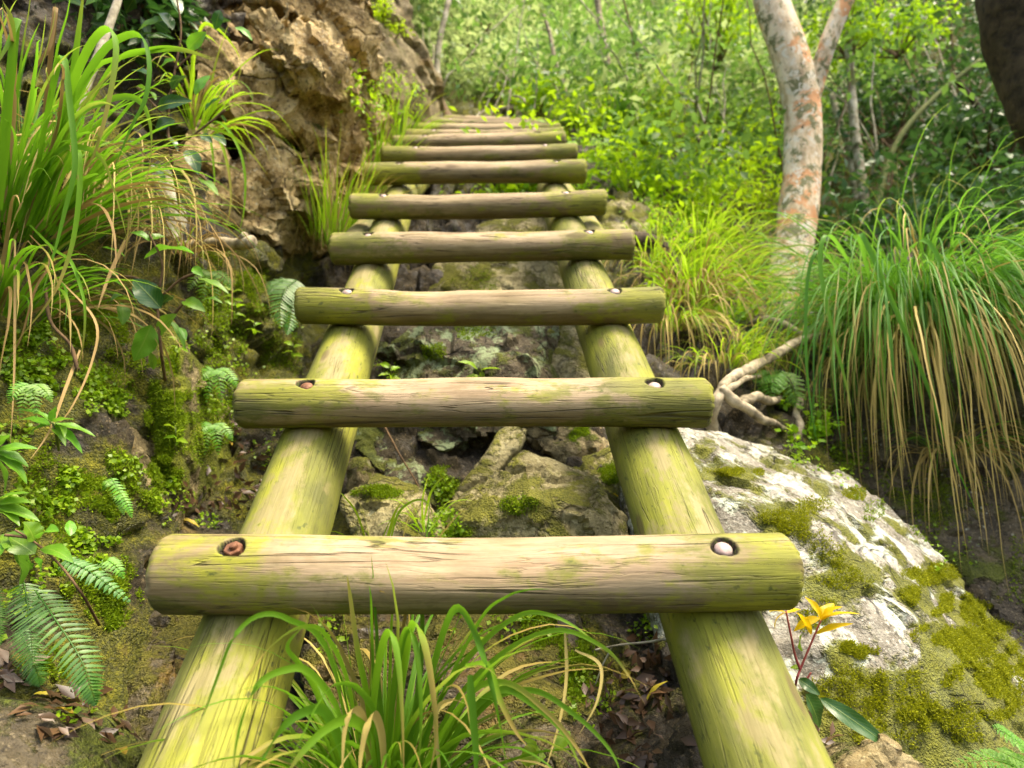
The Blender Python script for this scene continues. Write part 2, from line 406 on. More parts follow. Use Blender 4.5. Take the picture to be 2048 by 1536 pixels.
def build_terrain():
    xs = np.arange(-700, 2760, 6.); ys = np.arange(-420, 1960, 6.)
    X, Y = np.meshgrid(xs, ys); D = ground_depth(X, Y)
    G = PA(np.stack((X.ravel(), Y.ravel(), D.ravel()), 1)).reshape(*X.shape, 3)
    N = grid_normals(G).reshape(-1, 3); V = G.reshape(-1, 3); d = D.ravel()
    V = rocky(V, N, .055*np.clip(d/1.5, .6, 2.2), 5.2, 11, 1.15, .7)
    n, m = X.shape; i = np.arange(n-1)[:, None]*m+np.arange(m-1)[None]
    F = np.stack((i, i+m, i+m+1, i+1), -1).reshape(-1, 4)
    # real surface covers, as albedo: wet soil, dark mossy rock, yellow-green moss, ochre slime, leaf mould
    px, py = X.ravel(), Y.ravel()
    def blob(cx, cy, rx, ry, k=1.):
        w = fbm(V*5.5, 4, 77)*.9
        return np.clip(1.25-np.sqrt(((px-cx)/rx)**2+((py-cy)/ry)**2)+w*.6, 0, 1)*k
    moss = np.maximum.reduce([blob(330, 850, 60, 220), blob(100, 760, 170, 130), blob(160, 1150, 120, 120, .7), blob(500, 580, 90, 150, .6),
                              blob(1400, 480, 260, 180, .8), blob(850, 1010, 90, 60), blob(430, 700, 90, 160, .5), blob(1640, 880, 90, 90, .5),
                              blob(1200, 1330, 90, 130, .5), blob(550, 700, 140, 260, .75), blob(60, 1050, 150, 220, .8), blob(230, 1000, 130, 200, .75), blob(180, 1330, 220, 160, .6), blob(480, 980, 110, 120, .6), blob(620, 1150, 120, 160, .6), blob(200, 620, 260, 160, .55), blob(150, 350, 260, 260, .5), blob(1800, 900, 300, 260, .5), np.clip((d-3.4)/1.5, 0, 1)*.9])
    ochre = np.maximum.reduce([blob(330, 1370, 150, 190, .75), blob(330, 1120, 90, 90, .8), blob(950, 1320, 250, 110, .3)])
    me = mesh_np('ground', V, [F], attrs={'moss': moss, 'ochre': ochre})
    return link('ground', me)

q = NT('ground_soil'); co = q.obj()
big = q.noise(co, 4, 6, .62, .4); med = q.noise(co, 17, 7, .66, .2); fine = q.noise(co, 90, 5, .65)
base = q.ramp(q.ma('ADD', q.ma('MULTIPLY', big, .5), q.ma('MULTIPLY', med, .5)), (.30, (.008, .006, .003)), (.45, (.020, .016, .007)), (.56, (.045, .035, .016)), (.72, (.13, .105, .055)))
base = q.mix(q.mask(fine, .5, .68), base, (.020, .014, .006))
base = q.mix(q.ma('MULTIPLY', q.mask(q.noise(co, 120, 3, .6), .58, .68), .6), base, (.22, .17, .09))
om = q.mask(q.ma('ADD', q.attr('ochre'), q.ma('MULTIPLY', q.ma('SUBTRACT', q.noise(co, 9, 7, .7, .5), .5), 1.8)), .45, .75)
base = q.mix(q.ma('MULTIPLY', om, .85), base, q.ramp(med, (.34, (.038, .024, .005)), (.5, (.115, .075, .014)), (.68, (.30, .22, .065))))
mm = q.mask(q.ma('ADD', q.ma('ADD', q.ma('MULTIPLY', q.attr('moss'), .72), .25), q.ma('MULTIPLY', q.ma('SUBTRACT', q.noise(co, 7, 8, .7, .4), .5), 1.6)), .33, .58)
mc = q.ramp(q.ma('ADD', q.ma('MULTIPLY', med, .5), q.ma('MULTIPLY', q.noise(co, 160, 3, .6), .5)), (.36, (.026, .032, .004)), (.5, (.090, .095, .007)), (.64, (.24, .23, .014)))
base = q.mix(q.ma('MULTIPLY', mm, .92), base, mc)
h = q.ma('ADD', q.ma('ADD', med, q.ma('MULTIPLY', fine, .5)), q.ma('MULTIPLY', q.ma('MULTIPLY', mm, q.noise(co, 220, 2)), .8))
q.set(base=base, rough=q.ma('ADD', q.mask(med, .4, .62), .35, True), spec=.45, normal=q.bump(h, 1., .018))
M['soil'] = q.m

ground = build_terrain(); ground.data.materials.append(M['soil'])
tag(ground, kind='structure')
def pix(V):
    w = V-CAM; d = w[:, 1]*cP+w[:, 2]*sP; y = -w[:, 1]*sP+w[:, 2]*cP
    return 1024+w[:, 0]/d*FPX, 768-y/d*FPX

# ---------------------------------------------------------------- rocks
STONE_TAN = ((.30, (.045, .034, .014)), (.46, (.15, .118, .052)), (.58, (.28, .23, .11)), (.75, (.42, .36, .19)))
STONE_OCHRE = ((.33, (.040, .024, .009)), (.42, (.22, .145, .050)), (.52, (.48, .355, .150)), (.65, (.70, .575, .31)))
STONE_GREY = ((.30, (.07, .06, .025)), (.45, (.22, .19, .085)), (.58, (.35, .31, .15)), (.74, (.48, .44, .25)))
STONE_PALE = ((.30, (.060, .052, .036)), (.43, (.165, .150, .113)), (.55, (.30, .285, .23)), (.70, (.50, .485, .42)))
STONE_DARK = ((.30, (.014, .011, .006)), (.46, (.048, .038, .020)), (.58, (.10, .080, .042)), (.75, (.20, .165, .095)))
M['outcrop'] = rock_mat('outcrop_stone', STONE_OCHRE, .22, ochre=.5, lichen=.12, scale=.8, bumpd=.02, lichen_col=(.46, .43, .30), mossup=.4)
M['boulder'] = rock_mat('boulder_stone', STONE_PALE, .60, ((.055, .065, .010), (.19, .20, .016)), lichen=.62, lichen_col=(.55, .60, .48), mossup=-.35, scale=1.1)
M['lichened'] = rock_mat('lichened_stone', STONE_DARK, .50, ((.035, .045, .008), (.12, .14, .016)), lichen=.66, lichen_col=(.25, .32, .16), scale=1.)
M['tan'] = rock_mat('tan_stone', STONE_TAN, .52, lichen=.30, lichen_col=(.36, .36, .24), moss_col=((.055, .065, .010), (.17, .18, .016)))
M['greyrock'] = rock_mat('grey_stone', STONE_GREY, .62, lichen=.30, lichen_col=(.40, .40, .24), moss_col=((.07, .080, .012), (.20, .20, .02)))
M['darkrock'] = rock_mat('dark_wet_stone', STONE_DARK, .5, lichen=.1, rough=.55, wet=.25, moss_col=((.03, .042, .006), (.12, .15, .010)))
M['mossrock'] = rock_mat('mossy_stone', STONE_TAN, .92, moss_col=((.05, .065, .007), (.19, .22, .012)))
M['brownrock'] = rock_mat('brown_stone', STONE_TAN, .38, ochre=.35, moss_col=((.04, .05, .006), (.12, .14, .012)))
M['slime'] = rock_mat('ochre_slimed_stone', STONE_DARK, .60, ochre=.55, rough=.5, wet=.2, moss_col=((.05, .05, .006), (.15, .14, .012)))

SURF = []        # (object, BVH) of everything things can grow on
def bvh_of(o):
    me = o.data; n = len(me.vertices); a = np.empty(n*3, np.float32); me.vertices.foreach_get('co', a)
    a = a.reshape(-1, 3)+np.array(o.matrix_world.translation if o.parent is None and False else o.location)
    return BVHTree.FromPolygons([tuple(v) for v in a.tolist()], [tuple(p.vertices) for p in me.polygons])
SURF.append((ground, bvh_of(ground)))

def hit(px, py, only=None):
    o = Vector(CAM); d = Vector(P(px, py, 1.)-CAM).normalized(); best = None
    for ob, t in SURF:
        if only is not None and ob not in only: continue
        r = t.ray_cast(o, d)
        if r[0] is not None and (best is None or r[3] < best[3]): best = (np.array(r[0]), np.array(r[1]), ob, r[3])
    if best is None: return None
    p, n, ob, ds = best
    if np.dot(n, p-CAM) > 0: n = -n
    return p, n, ob

def rock(name, label, cat, hulls, mat, voxel=.014, amp=.03, f=6., seed=1, fa=1., sm=.5, thick=.4, smooth_it=2, strata=None, group=None, kind=None, sharp=38):
    """hulls: list of front point lists (px, py, depth); each becomes a solid block thick metres deep; blocks are fused and weathered"""
    bm = bmesh.new()
    for h in hulls:
        th = thick
        if isinstance(h, tuple): h, th = h
        pts = PA(h); c = pts.mean(0)
        back = c+(pts-c)*.8+np.array((0, th, -th*.25)); 
        vs = [bm.verts.new(p) for p in np.concatenate((pts, back))]
        r = bmesh.ops.convex_hull(bm, input=vs)
        junk = [e for e in set(r['geom_interior']+r['geom_unused']) if isinstance(e, bmesh.types.BMVert)]
        bmesh.ops.delete(bm, geom=junk, context='VERTS')
    bmesh.ops.recalc_face_normals(bm, faces=bm.faces)
    me = bpy.data.meshes.new(name); bm.to_mesh(me); bm.free()
    o = bpy.data.objects.new('tmp', me); COL.objects.link(o)
    md = o.modifiers.new('r', 'REMESH'); md.mode = 'VOXEL'; md.voxel_size = voxel
    if smooth_it:
        ms = o.modifiers.new('s', 'SMOOTH'); ms.iterations = smooth_it; ms.factor = .5
    dg = bpy.context.evaluated_depsgraph_get(); ev = o.evaluated_get(dg); m2 = bpy.data.meshes.new_from_object(ev)
    bpy.data.objects.remove(o); bpy.data.meshes.remove(me)
    n = len(m2.vertices); V = np.empty(n*3, np.float32); N = np.empty(n*3, np.float32)
    m2.vertices.foreach_get('co', V); m2.vertices.foreach_get('normal', N)
    V = V.reshape(-1, 3).astype(float); N = N.reshape(-1, 3).astype(float)
    if strata is not None:
        ax, sc, am = strata                      # layered bedding: facets squashed along the bedding normal
        ax = unit(np.array(ax)); t = V@ax; U = (V-t[:, None]*ax)*sc[0]+(t*sc[1])[:, None]*ax
        V = V+N*(am*(facet(U+.25*np.stack([fbm(V*4, 3, seed+60+k) for k in range(3)], 1), seed+50)))[:, None]
    V = rocky(V, N, amp, f, seed, fa, sm)
    m2.vertices.foreach_set('co', np.ascontiguousarray(V, np.float32).ravel()); m2.update()
    m2.polygons.foreach_set('use_smooth', np.full(len(m2.polygons), True))
    if sharp: m2.set_sharp_from_angle(angle=math.radians(sharp))
    m2.materials.clear(); m2.materials.append(mat); m2.name = name
    c = centred(m2)
    ob = link(name, m2, None, c); tag(ob, label, cat, group, kind)
    SURF.append((ob, bvh_of(ob)))
    return ob

# the big outcrop over the left bank: stacked tilted blocks
outcrop = rock('rock_outcrop', 'large overhanging ochre brown rock outcrop with dark stepped cracks beside the upper rungs', 'rock outcrop', [
  ([(300,-60,2.5),(640,-150,3.1),(740,-40,3.4),(735,60,3.35),(722,240,3.2),(690,340,3.1),(590,440,2.9),(430,470,2.5),(300,330,2.5),(260,180,2.4),(500,200,2.78)], .9),
  ([(520,-90,2.52),(640,-110,2.7),(700,-20,2.8),(738,40,2.9),(700,80,2.75),(655,55,2.58),(560,5,2.46),(500,-10,2.46)], .5),
  ([(505,35,2.46),(570,18,2.47),(650,70,2.52),(692,110,2.62),(640,150,2.50),(585,160,2.42),(560,120,2.37),(510,80,2.40)], .45),
  ([(470,110,2.50),(540,135,2.54),(590,178,2.62),(560,205,2.62),(500,172,2.52)], .3),
  ([(390,50,2.36),(470,90,2.45),(535,150,2.5),(545,200,2.5),(500,232,2.45),(440,240,2.38),(395,180,2.33)], .4),
  ([(545,208,2.60),(600,190,2.64),(640,220,2.68),(600,265,2.62),(560,270,2.58)], .3),
  ([(640,170,2.85),(700,130,3.0),(724,200,3.0),(717,280,3.0),(682,335,2.9),(640,300,2.75),(615,240,2.7)], .5),
  ([(470,292,2.5),(540,272,2.55),(640,310,2.65),(672,350,2.75),(620,410,2.7),(580,440,2.6),(500,466,2.42),(440,472,2.32),(430,400,2.3),(450,330,2.4)], .5),
  ([(380,240,2.3),(440,250,2.36),(460,330,2.38),(430,420,2.28),(380,440,2.2),(350,330,2.22)], .4),
 ], M['outcrop'], voxel=.0115, amp=.065, f=4.2, seed=21, fa=1.25, sm=.10, strata=((.62, .1, .78), (2.4, 5.2), .060), smooth_it=1, sharp=32)
rock('rock_outcrop', 'farther moss-topped rock shoulder behind the ochre outcrop, left of the top rungs', 'rock outcrop', [
  ([(700,20,4.2),(760,30,4.4),(810,50,4.6),(850,100,4.7),(862,160,4.7),(880,250,4.8),(820,300,4.4),(720,330,4.0),(690,200,3.8),(760,150,4.1),(800,200,4.25)], 1.2),
  ([(770,-40,5.2),(810,-20,5.4),(830,60,5.4),(800,110,5.2),(760,60,5.0)], .8)], M['brownrock'], voxel=.025, amp=.09, f=3., seed=5, fa=1.1, sm=.4)
boulder_j = rock('boulder', 'big pale lichen-spotted boulder with moss cushions beside the right rail', 'boulder', [
  ([(1235,870,1.62),(1330,840,1.75),(1430,850,1.85),(1520,905,1.85),(1590,930,1.82),(1700,955,1.80),(1790,1030,1.75),(1850,1110,1.70),(1960,1210,1.60),(2060,1300,1.55),(2250,1500,1.45),
    (2150,1750,1.05),(1700,1700,.98),(1480,1560,1.05),(1330,1330,1.25),(1260,1080,1.45),(1450,1000,1.42),(1640,1080,1.32),(1800,1250,1.22),(1700,1400,1.10),(1950,1450,1.15),(1520,1280,1.22)], .55)],
  M['boulder'], voxel=.011, amp=.022, f=6., seed=33, fa=.85, sm=.75, smooth_it=5, sharp=45)
_n = len(boulder_j.data.vertices); _a = np.empty(_n*3, np.float32); boulder_j.data.vertices.foreach_get('co', _a)
_v = _a.reshape(-1, 3)+np.array(boulder_j.location); _x, _y = pix(_v)
_line = np.interp(_x, [1450, 1600, 1750, 1850, 1950, 2048], [1330, 1345, 1300, 1230, 1290, 1345])   # foot of the boulder is overgrown
_m = np.clip((_y-_line)/90+.9*fbm(_v*7, 4, 71), 0, 1)+.45*np.clip(1-np.hypot((_x-1640)/190, (_y-1190)/110)+.6*fbm(_v*9, 3, 72), 0, 1)
for _c in ((1960,1310,110,90),(1900,1280,90,50),(1930,1215,100,40),(1868,1150,80,30),(1985,1240,60,45),(1720,1300,70,30),(1700,1150,100,60),(1560,1035,80,34),(1480,945,90,24),(1800,1420,160,100),(1820,1190,50,34),(1560,1420,90,90)):
    _m = np.maximum(_m, .8*np.clip(1.15-np.hypot((_x-_c[0])/_c[2], (_y-_c[1])/_c[3])+.7*fbm(_v*14, 4, 73), 0, 1))
_t = boulder_j.data.attributes.new('moss', 'FLOAT', 'POINT'); _t.data.foreach_set('value', _m.astype(np.float32))
rocks_group = 'rocks lying in the gully under the ladder'
rock('rock', 'dark rock with mint green lichen crust between the second and third rungs from the front', 'rock', [
  [(745,700,2.02),(830,640,2.12),(1000,630,2.15),(1110,640,2.12),(1110,760,2.0),(1080,860,1.95),(960,890,1.92),(830,850,1.92),(760,800,1.95),(900,720,1.90),(1020,740,1.90)],
 ], M['lichened'], voxel=.012, amp=.05, f=4.6, seed=41, group=rocks_group)
rock('rock', 'smooth olive rock face wedged against the right rail, right of the lichen-crusted rock', 'rock', [
  [(1085,650,2.1),(1180,640,2.15),(1215,770,2.05),(1230,850,2.0),(1120,880,1.95),(1080,800,1.98),(1150,740,1.98)]], M['greyrock'], voxel=.012, amp=.022, f=6., seed=42, group=rocks_group)
rock('rock', 'pointed pyramid-shaped olive rock just above the front rung', 'rock', [
  [(1045,888,1.64),(1105,925,1.60),(1205,955,1.60),(1270,1030,1.58),(1265,1120,1.46),(1100,1160,1.38),(960,1120,1.42),(940,1060,1.46),(895,1010,1.56),(1060,985,1.42),(1195,1040,1.42)]],
  M['greyrock'], voxel=.009, amp=.032, f=4.6, seed=43, group=rocks_group)
rock('rock', 'flat rock with a bright yellow moss patch by the right rail', 'rock', [
  [(1135,935,1.78),(1235,885,1.85),(1300,880,1.85),(1300,1040,1.68),(1230,1020,1.66),(1170,985,1.7)]], M['greyrock'], voxel=.010, amp=.014, f=7., seed=44, group=rocks_group)
rock('rock', 'narrow leaning slab rising up left to right behind the pointed rock', 'rock', [
  [(1010,855,1.86),(1050,860,1.86),(1040,890,1.80),(945,1010,1.66),(905,1060,1.62),(870,1050,1.64),(930,960,1.74),(980,900,1.76)]], M['greyrock'], voxel=.009, amp=.014, f=7., seed=45, thick=.2, group=rocks_group)
rock('rock', 'brown crusted ledge behind the pointed rock, below the second rung', 'rock', [
  [(1030,850,2.0),(1230,840,2.0),(1240,900,1.92),(1150,945,1.86),(1080,900,1.88),(1130,890,1.84)]], M['brownrock'], voxel=.011, amp=.03, f=8., seed=46, group=rocks_group)
rock('rock', 'squat moss-capped rock by the inner side of the left rail above the front rung', 'rock', [
  [(680,1000,1.56),(750,950,1.62),(835,970,1.6),(880,1050,1.52),(880,1120,1.44),(700,1130,1.42),(760,1040,1.46)]], M['greyrock'], voxel=.009, amp=.022, f=8., seed=47, group=rocks_group)
rock('rock', 'small rounded yellowish stone touching the left rail', 'rock', [
  [(690,925,1.78),(735,910,1.78),(750,950,1.74),(735,985,1.7),(690,985,1.7),(715,945,1.68)]], M['tan'], voxel=.008, amp=.012, f=9., seed=48, thick=.15, group=rocks_group)
rock('rock', 'dark wet rock with pale lichen flecks below the left end of the second rung', 'rock', [
  [(690,850,1.95),(800,845,2.0),(860,960,1.82),(880,1020,1.7),(830,990,1.72),(740,930,1.8)]], M['lichened'], voxel=.010, amp=.025, f=8., seed=49, group=rocks_group)
rock('rock', 'rounded lichen-edged rock hanging over a dark hollow under the second rung', 'rock', [
  [(830,840,1.95),(960,840,1.96),(930,885,1.88),(880,905,1.84),(840,880,1.86)]], M['lichened'], voxel=.010, amp=.022, f=8., seed=50, group=rocks_group)
rock('rock', 'low mossy stone peeking over the front rung, left of the pointed rock', 'rock', [
  [(880,1060,1.5),(930,1045,1.52),(975,1080,1.48),(960,1130,1.42),(870,1130,1.42)]], M['mossrock'], voxel=.009, amp=.015, f=9., seed=51, thick=.2, group=rocks_group)
rock('rock', 'broad sloping olive slab between the rails under the fourth rung', 'rock', [
  [(850,590,2.75),(885,500,3.0),(950,450,3.2),(1060,425,3.3),(1120,440,3.2),(1150,540,2.9),(1140,620,2.65),(1000,640,2.6),(960,530,2.78),(1080,500,2.9)]], M['greyrock'], voxel=.014, amp=.03, f=4.5, seed=52, group=rocks_group)
rock('rock', 'wet ochre-stained rock behind the front grass tussock', 'rock', [
  [(600,1220,1.28),(800,1200,1.36),(1000,1195,1.38),(1140,1210,1.34),(1190,1350,1.2),(1180,1480,1.08),(1120,1640,.98),(700,1640,.98),(620,1420,1.1),(900,1340,1.14),(1050,1380,1.12)]], M['slime'], voxel=.010, amp=.03, f=7., seed=53, group=rocks_group)
rock('rock', 'smooth olive slab in the bottom left corner', 'rock', [
  [(-120,1380,.92),(40,1400,.92),(110,1440,.90),(215,1560,.86),(200,1700,.78),(-120,1700,.74),(0,1500,.82)]], M['darkrock'], voxel=.007, amp=.010, f=8., seed=54, thick=.25, smooth_it=3)
rock('rock', 'small speckled brown rock at the foot of the big pale boulder', 'rock', [
  [(1660,1545,.92),(1700,1500,.94),(1770,1474,.95),(1860,1530,.94),(1900,1600,.9),(1650,1620,.86)]], M['brownrock'], voxel=.007, amp=.012, f=9., seed=55, thick=.2)
rock('rock', 'ochre slime-covered rock face left of the left rail foot', 'rock', [
  [(270,1075,1.52),(340,1085,1.5),(440,1180,1.42),(420,1300,1.26),(330,1500,1.08),(250,1560,1.0),(215,1420,1.12),(230,1250,1.3),(320,1270,1.24)]], M['slime'], voxel=.009, amp=.022, f=7., seed=56)
rock('rock', 'moss-draped pillar of rock in the left bank', 'rock', [
  [(285,690,1.66),(335,640,1.72),(372,690,1.70),(378,850,1.66),(372,1010,1.60),(330,1040,1.56),(292,1000,1.58),(300,850,1.58),(345,830,1.55)]], M['mossrock'], voxel=.009, amp=.018, f=8., seed=57, thick=.3)
rock('rock', 'bare brown rock between the round-leaved plants and the mossy pillar', 'rock', [
  [(140,900,1.40),(200,840,1.46),(270,850,1.50),(310,960,1.50),(290,1060,1.44),(240,1110,1.38),(150,1090,1.32),(215,960,1.34)]], M['brownrock'], voxel=.009, amp=.025, f=7., seed=58)
rock('rock', 'pale rounded rock beside the right end of the fifth rung', 'rock', [
  [(1200,410,3.3),(1255,395,3.4),(1320,420,3.5),(1350,470,3.4),(1280,520,3.2),(1200,520,3.0),(1240,460,3.1)]], M['greyrock'], voxel=.016, amp=.03, f=5., seed=59)
rock('rock', 'pale squared rock on the slope left of the orange-barked tree', 'rock', [
  [(1455,345,5.2),(1510,335,5.3),(1515,390,5.1),(1490,395,5.0),(1450,385,5.0)]], M['boulder'], voxel=.03, amp=.03, f=5., seed=60)
rock('rock', 'dark crumbly rock bank along the right of the upper rungs', 'rock', [
  [(1130,240,5.1),(1180,255,4.9),(1215,330,4.3),(1260,400,3.7),(1250,420,3.5),(1190,410,3.5),(1160,320,4.1)]], M['darkrock'], voxel=.02, amp=.05, f=5., seed=61)
rock('rock', 'dark rock bank under the drooping grass tussock at the right', 'rock', [
  [(1640,760,2.35),(1800,700,2.5),(2000,720,2.4),(2150,800,2.2),(2200,1100,1.95),(2080,1300,1.8),(1900,1180,1.95),(1760,1020,2.1),(1650,900,2.2),(1850,950,2.2)]], M['darkrock'], voxel=.016, amp=.05, f=5., seed=62)
# ---------------------------------------------------------------- log ladder
UPN = unit(P(1024, 768, 1.) - CAM)                      # view axis
_cu = np.array((0, -sP, cP))                            # camera up in the world
LDIR = unit(.233*_cu + .37*UPN)                         # direction up the rails
LN = unit(.37*_cu - .233*UPN)                           # out of the ladder plane, towards the climber

def log_mesh(name, p0, p1, r0, r1, up, mat, bolts=(), nl=240, na=96, seed=0, wear=0., bow=0., rag=.004):
    """one round pole from p0 to p1; local X runs along it, local Z is `up`; bolts = distances along the axis of countersunk holes"""
    p0, p1 = np.asarray(p0, float), np.asarray(p1, float); L = np.linalg.norm(p1-p0); ax = (p1-p0)/L
    zz = unit(up-ax*np.dot(up, ax)); yy = np.cross(zz, ax); mid = (p0+p1)/2
    s = np.linspace(-L/2, L/2, nl); an = np.linspace(0, 2*math.pi, na, endpoint=False)
    SS, AA = np.meshgrid(s, an, indexing='ij'); R = r0+(r1-r0)*(SS/L+.5)
    cy = np.stack((SS*3.1, np.cos(AA)*.7, np.sin(AA)*.7), -1)
    R = R*(1+.048*fbm(cy, 3, seed)+.035*fbm(cy*np.array((.8, 1, 1)), 2, seed+9))
    e = (L/2-np.abs(SS)); R = R-np.clip(.012-e, 0, 1)**2/.012*.75          # rounded arris
    Y, Z = np.cos(AA)*R, np.sin(AA)*R
    upness = np.clip(np.sin(AA), 0, 1)
    if wear:                                                               # treads rubbed hollow
        w = np.exp(-(SS/(.30*L))**2)*(.55+.55*fbm(np.stack((SS*6, SS*0, SS*0), -1), 2, seed+4))
        Z = Z-wear*w*upness**2
    Z = Z+bow*(1-(2*SS/L)**2)
    hole = np.zeros_like(SS)
    for b in bolts:
        bx = b-L/2
        d = np.sqrt((SS-bx)**2+(Y*1.05)**2)
        d = d*(1+.10*np.sin(3*np.arctan2(Y, SS-bx)+seed+b*9))
        m = np.where(Z > 0, 1-np.clip((d-.0152)/.0032, 0, 1), 0); m = m*m*(3-2*m)
        floor_z = (r0+r1)/2-.0145
        Z = Z*(1-m)+np.minimum(Z, floor_z)*m; hole = np.maximum(hole, np.where(Z > 0, 1-np.clip((d-.0164)/.003, 0, 1), 0))
    SS = SS+np.where(e < .013, rag*fbm(np.stack((np.sign(SS)*3, np.cos(AA)*4, np.sin(AA)*4), -1), 3, seed+2), 0)
    V = np.stack((SS, Y, Z), -1).reshape(-1, 3)
    i = np.arange(nl-1)[:, None]*na; j = np.arange(na)[None]; j2 = (j+1) % na
    F = [np.stack((i+j, i+na+j, i+na+j2, i+j2), -1).reshape(-1, 4)]
    # sawn ends: rings shrinking to the heart
    ho = hole.ravel(); k = len(V); ends = []
    for side, row in ((0, 0), (1, nl-1)):
        ring = np.arange(na)+row*na; base = V[ring]; c = base.mean(0)
        prev = ring
        for q_ in (.75, .45, .15):
            nv = c+(base-c)*q_; nv[:, 0] = c[0]+(.0015*fbm(nv*60, 2, seed+5)); ends.append(nv)
            cur = np.arange(na)+k; k += na
            a, b = prev, cur
            f = np.stack((a, np.roll(a, -1), np.roll(b, -1), b), 1)
            F.append(f if side == 0 else f[:, ::-1]); prev = cur
        F2 = prev if side == 0 else prev[::-1]
        ends.append(c[None]); f = np.stack((prev, np.roll(prev, -1), np.full(na, k)), 1); F.append(f if side == 0 else f[:, ::-1]); k += 1
    V = np.concatenate([V]+ends); ho = np.concatenate((ho, np.zeros(len(V)-len(ho))))
    F = [np.concatenate([f for f in F if f.shape[1] == 4]), np.concatenate([f for f in F if f.shape[1] == 3])]
    me = mesh_np(name, V, F, mat, attrs={'hole': ho})
    X = Matrix(((ax[0], yy[0], zz[0], mid[0]), (ax[1], yy[1], zz[1], mid[1]), (ax[2], yy[2], zz[2], mid[2]), (0, 0, 0, 1)))
    return me, X, L

def place(o, X, parent):
    o.parent = parent; o.matrix_parent_inverse = Matrix.Translation(parent.location).inverted(); o.matrix_basis = X

def hex_bolt(mat, domed):
    bm = bmesh.new()
    r = bmesh.ops.create_cone(bm, cap_ends=True, segments=24, radius1=.0128, radius2=.0125, depth=.003)       # washer
    if domed:
        r = bmesh.ops.create_uvsphere(bm, u_segments=24, v_segments=12, radius=.0126)
        for v in r['verts']: v.co.z = v.co.z*.55+.0015
    else:
        r = bmesh.ops.create_cone(bm, cap_ends=True, segments=6, radius1=.0132, radius2=.0130, depth=.008)     # nut
        for v in r['verts']: v.co.z += .0052
        r = bmesh.ops.create_cone(bm, cap_ends=True, segments=16, radius1=.0062, radius2=.0055, depth=.007)    # stud end
        for v in r['verts']: v.co.z += .0115; v.co.x += .001
    bmesh.ops.bevel(bm, geom=[e for e in bm.edges if e.calc_face_angle(0) > .6], offset=.0008, segments=2, affect='EDGES')
    me = bpy.data.meshes.new('bolt'); bm.to_mesh(me); bm.free(); me.materials.append(mat)
    return me

ladder = thing('log_ladder', P(1000, 1536, .72), 'long ladder of round timber rungs bolted across algae-green log rails, climbing the gully', 'ladder')
BOLT_NUT, BOLT_DOME, BOLT_RUST = hex_bolt(M['rust'], False), hex_bolt(M['zinc'], True), hex_bolt(M['rust'], True)
# rung ends in the photo: left x, left y, right x, right y, left bolt x, right bolt x
RUNGS = [(298,1146,1608,1141,472,1447),(468,807,1430,806,615,1310),(588,611,1333,609,695,1231),(659,498,1271,489,738,1179),
         (699,413,1214,405,768,1132),(728,349,1173,343,800,1113),(763,313,1155,306,832,1090),(786,290,1132,282,852,1075),
         (810,276,1128,271,868,1068),(833,262,1121,261,886,1062),(848,247,1112,254,900,1055),(886,241,1100,249,925,1045)]
DEPTH = [.932+.3705*i for i in range(10)]+[4.62, 4.86]
RR = [.0545, .0505, .0468, .0505, .0470, .0485, .0475, .050, .050, .048, .045, .040]
RL = .0700
railpts = {0: [], 1: []}
for i, (lx, ly, rx, ry, bl, br) in enumerate(RUNGS):
    d = DEPTH[i]; a, b = P(lx, ly, d), P(rx, ry, d); kk = (.957, .970, .976, .984, .990)[i] if i < 5 else .994
    mid_ = (a+b)/2; a, b = mid_+(a-mid_)*kk, mid_+(b-mid_)*kk; L = np.linalg.norm(b-a)
    fr = lambda x: ((x-lx)/(rx-lx)-.5)*(.5+.5/kk)+.5; fr0 = lambda x: ((x-lx)/(rx-lx)-.5)/kk+.5
    bolts = [fr(bl)*L, fr(br)*L]
    near = i < 6
    me, X, L = log_mesh('rung', a, b, RR[i]*(1.0 if i % 2 else 1.02), RR[i]*(1.02 if i % 3 else .97), LN, M['rung'], bolts, 330 if near else 180, 128 if near else 64,
                        100+i*7, wear=.015 if near else .009, bow=(-.004, .004, -.007, .002, -.006, .005)[i % 6])
    o = bpy.data.objects.new('rung', me); COL.objects.link(o); place(o, X, ladder)
    for k, bx in enumerate(bolts):
        bm_ = BOLT_NUT if (i == 0 and k == 0) else BOLT_RUST if (i == 1 and k == 0) else BOLT_DOME
        bo = bpy.data.objects.new('bolt', bm_); COL.objects.link(bo)
        bo.parent = o; bo.location = (bx-L/2, 0, RR[i]-.0130); bo.rotation_euler = (0, 0, i+k*.7)
        if i == 0 and k == 0: bo['label'] = 'rusty hexagonal nut with a protruding stud'
        elif i == 1 and k == 0: bo['label'] = 'orange-rusted bolt head'
        railpts[k].append(a+(b-a)*fr0((bl, br)[k])-LN*(RR[i]+RL-.008))
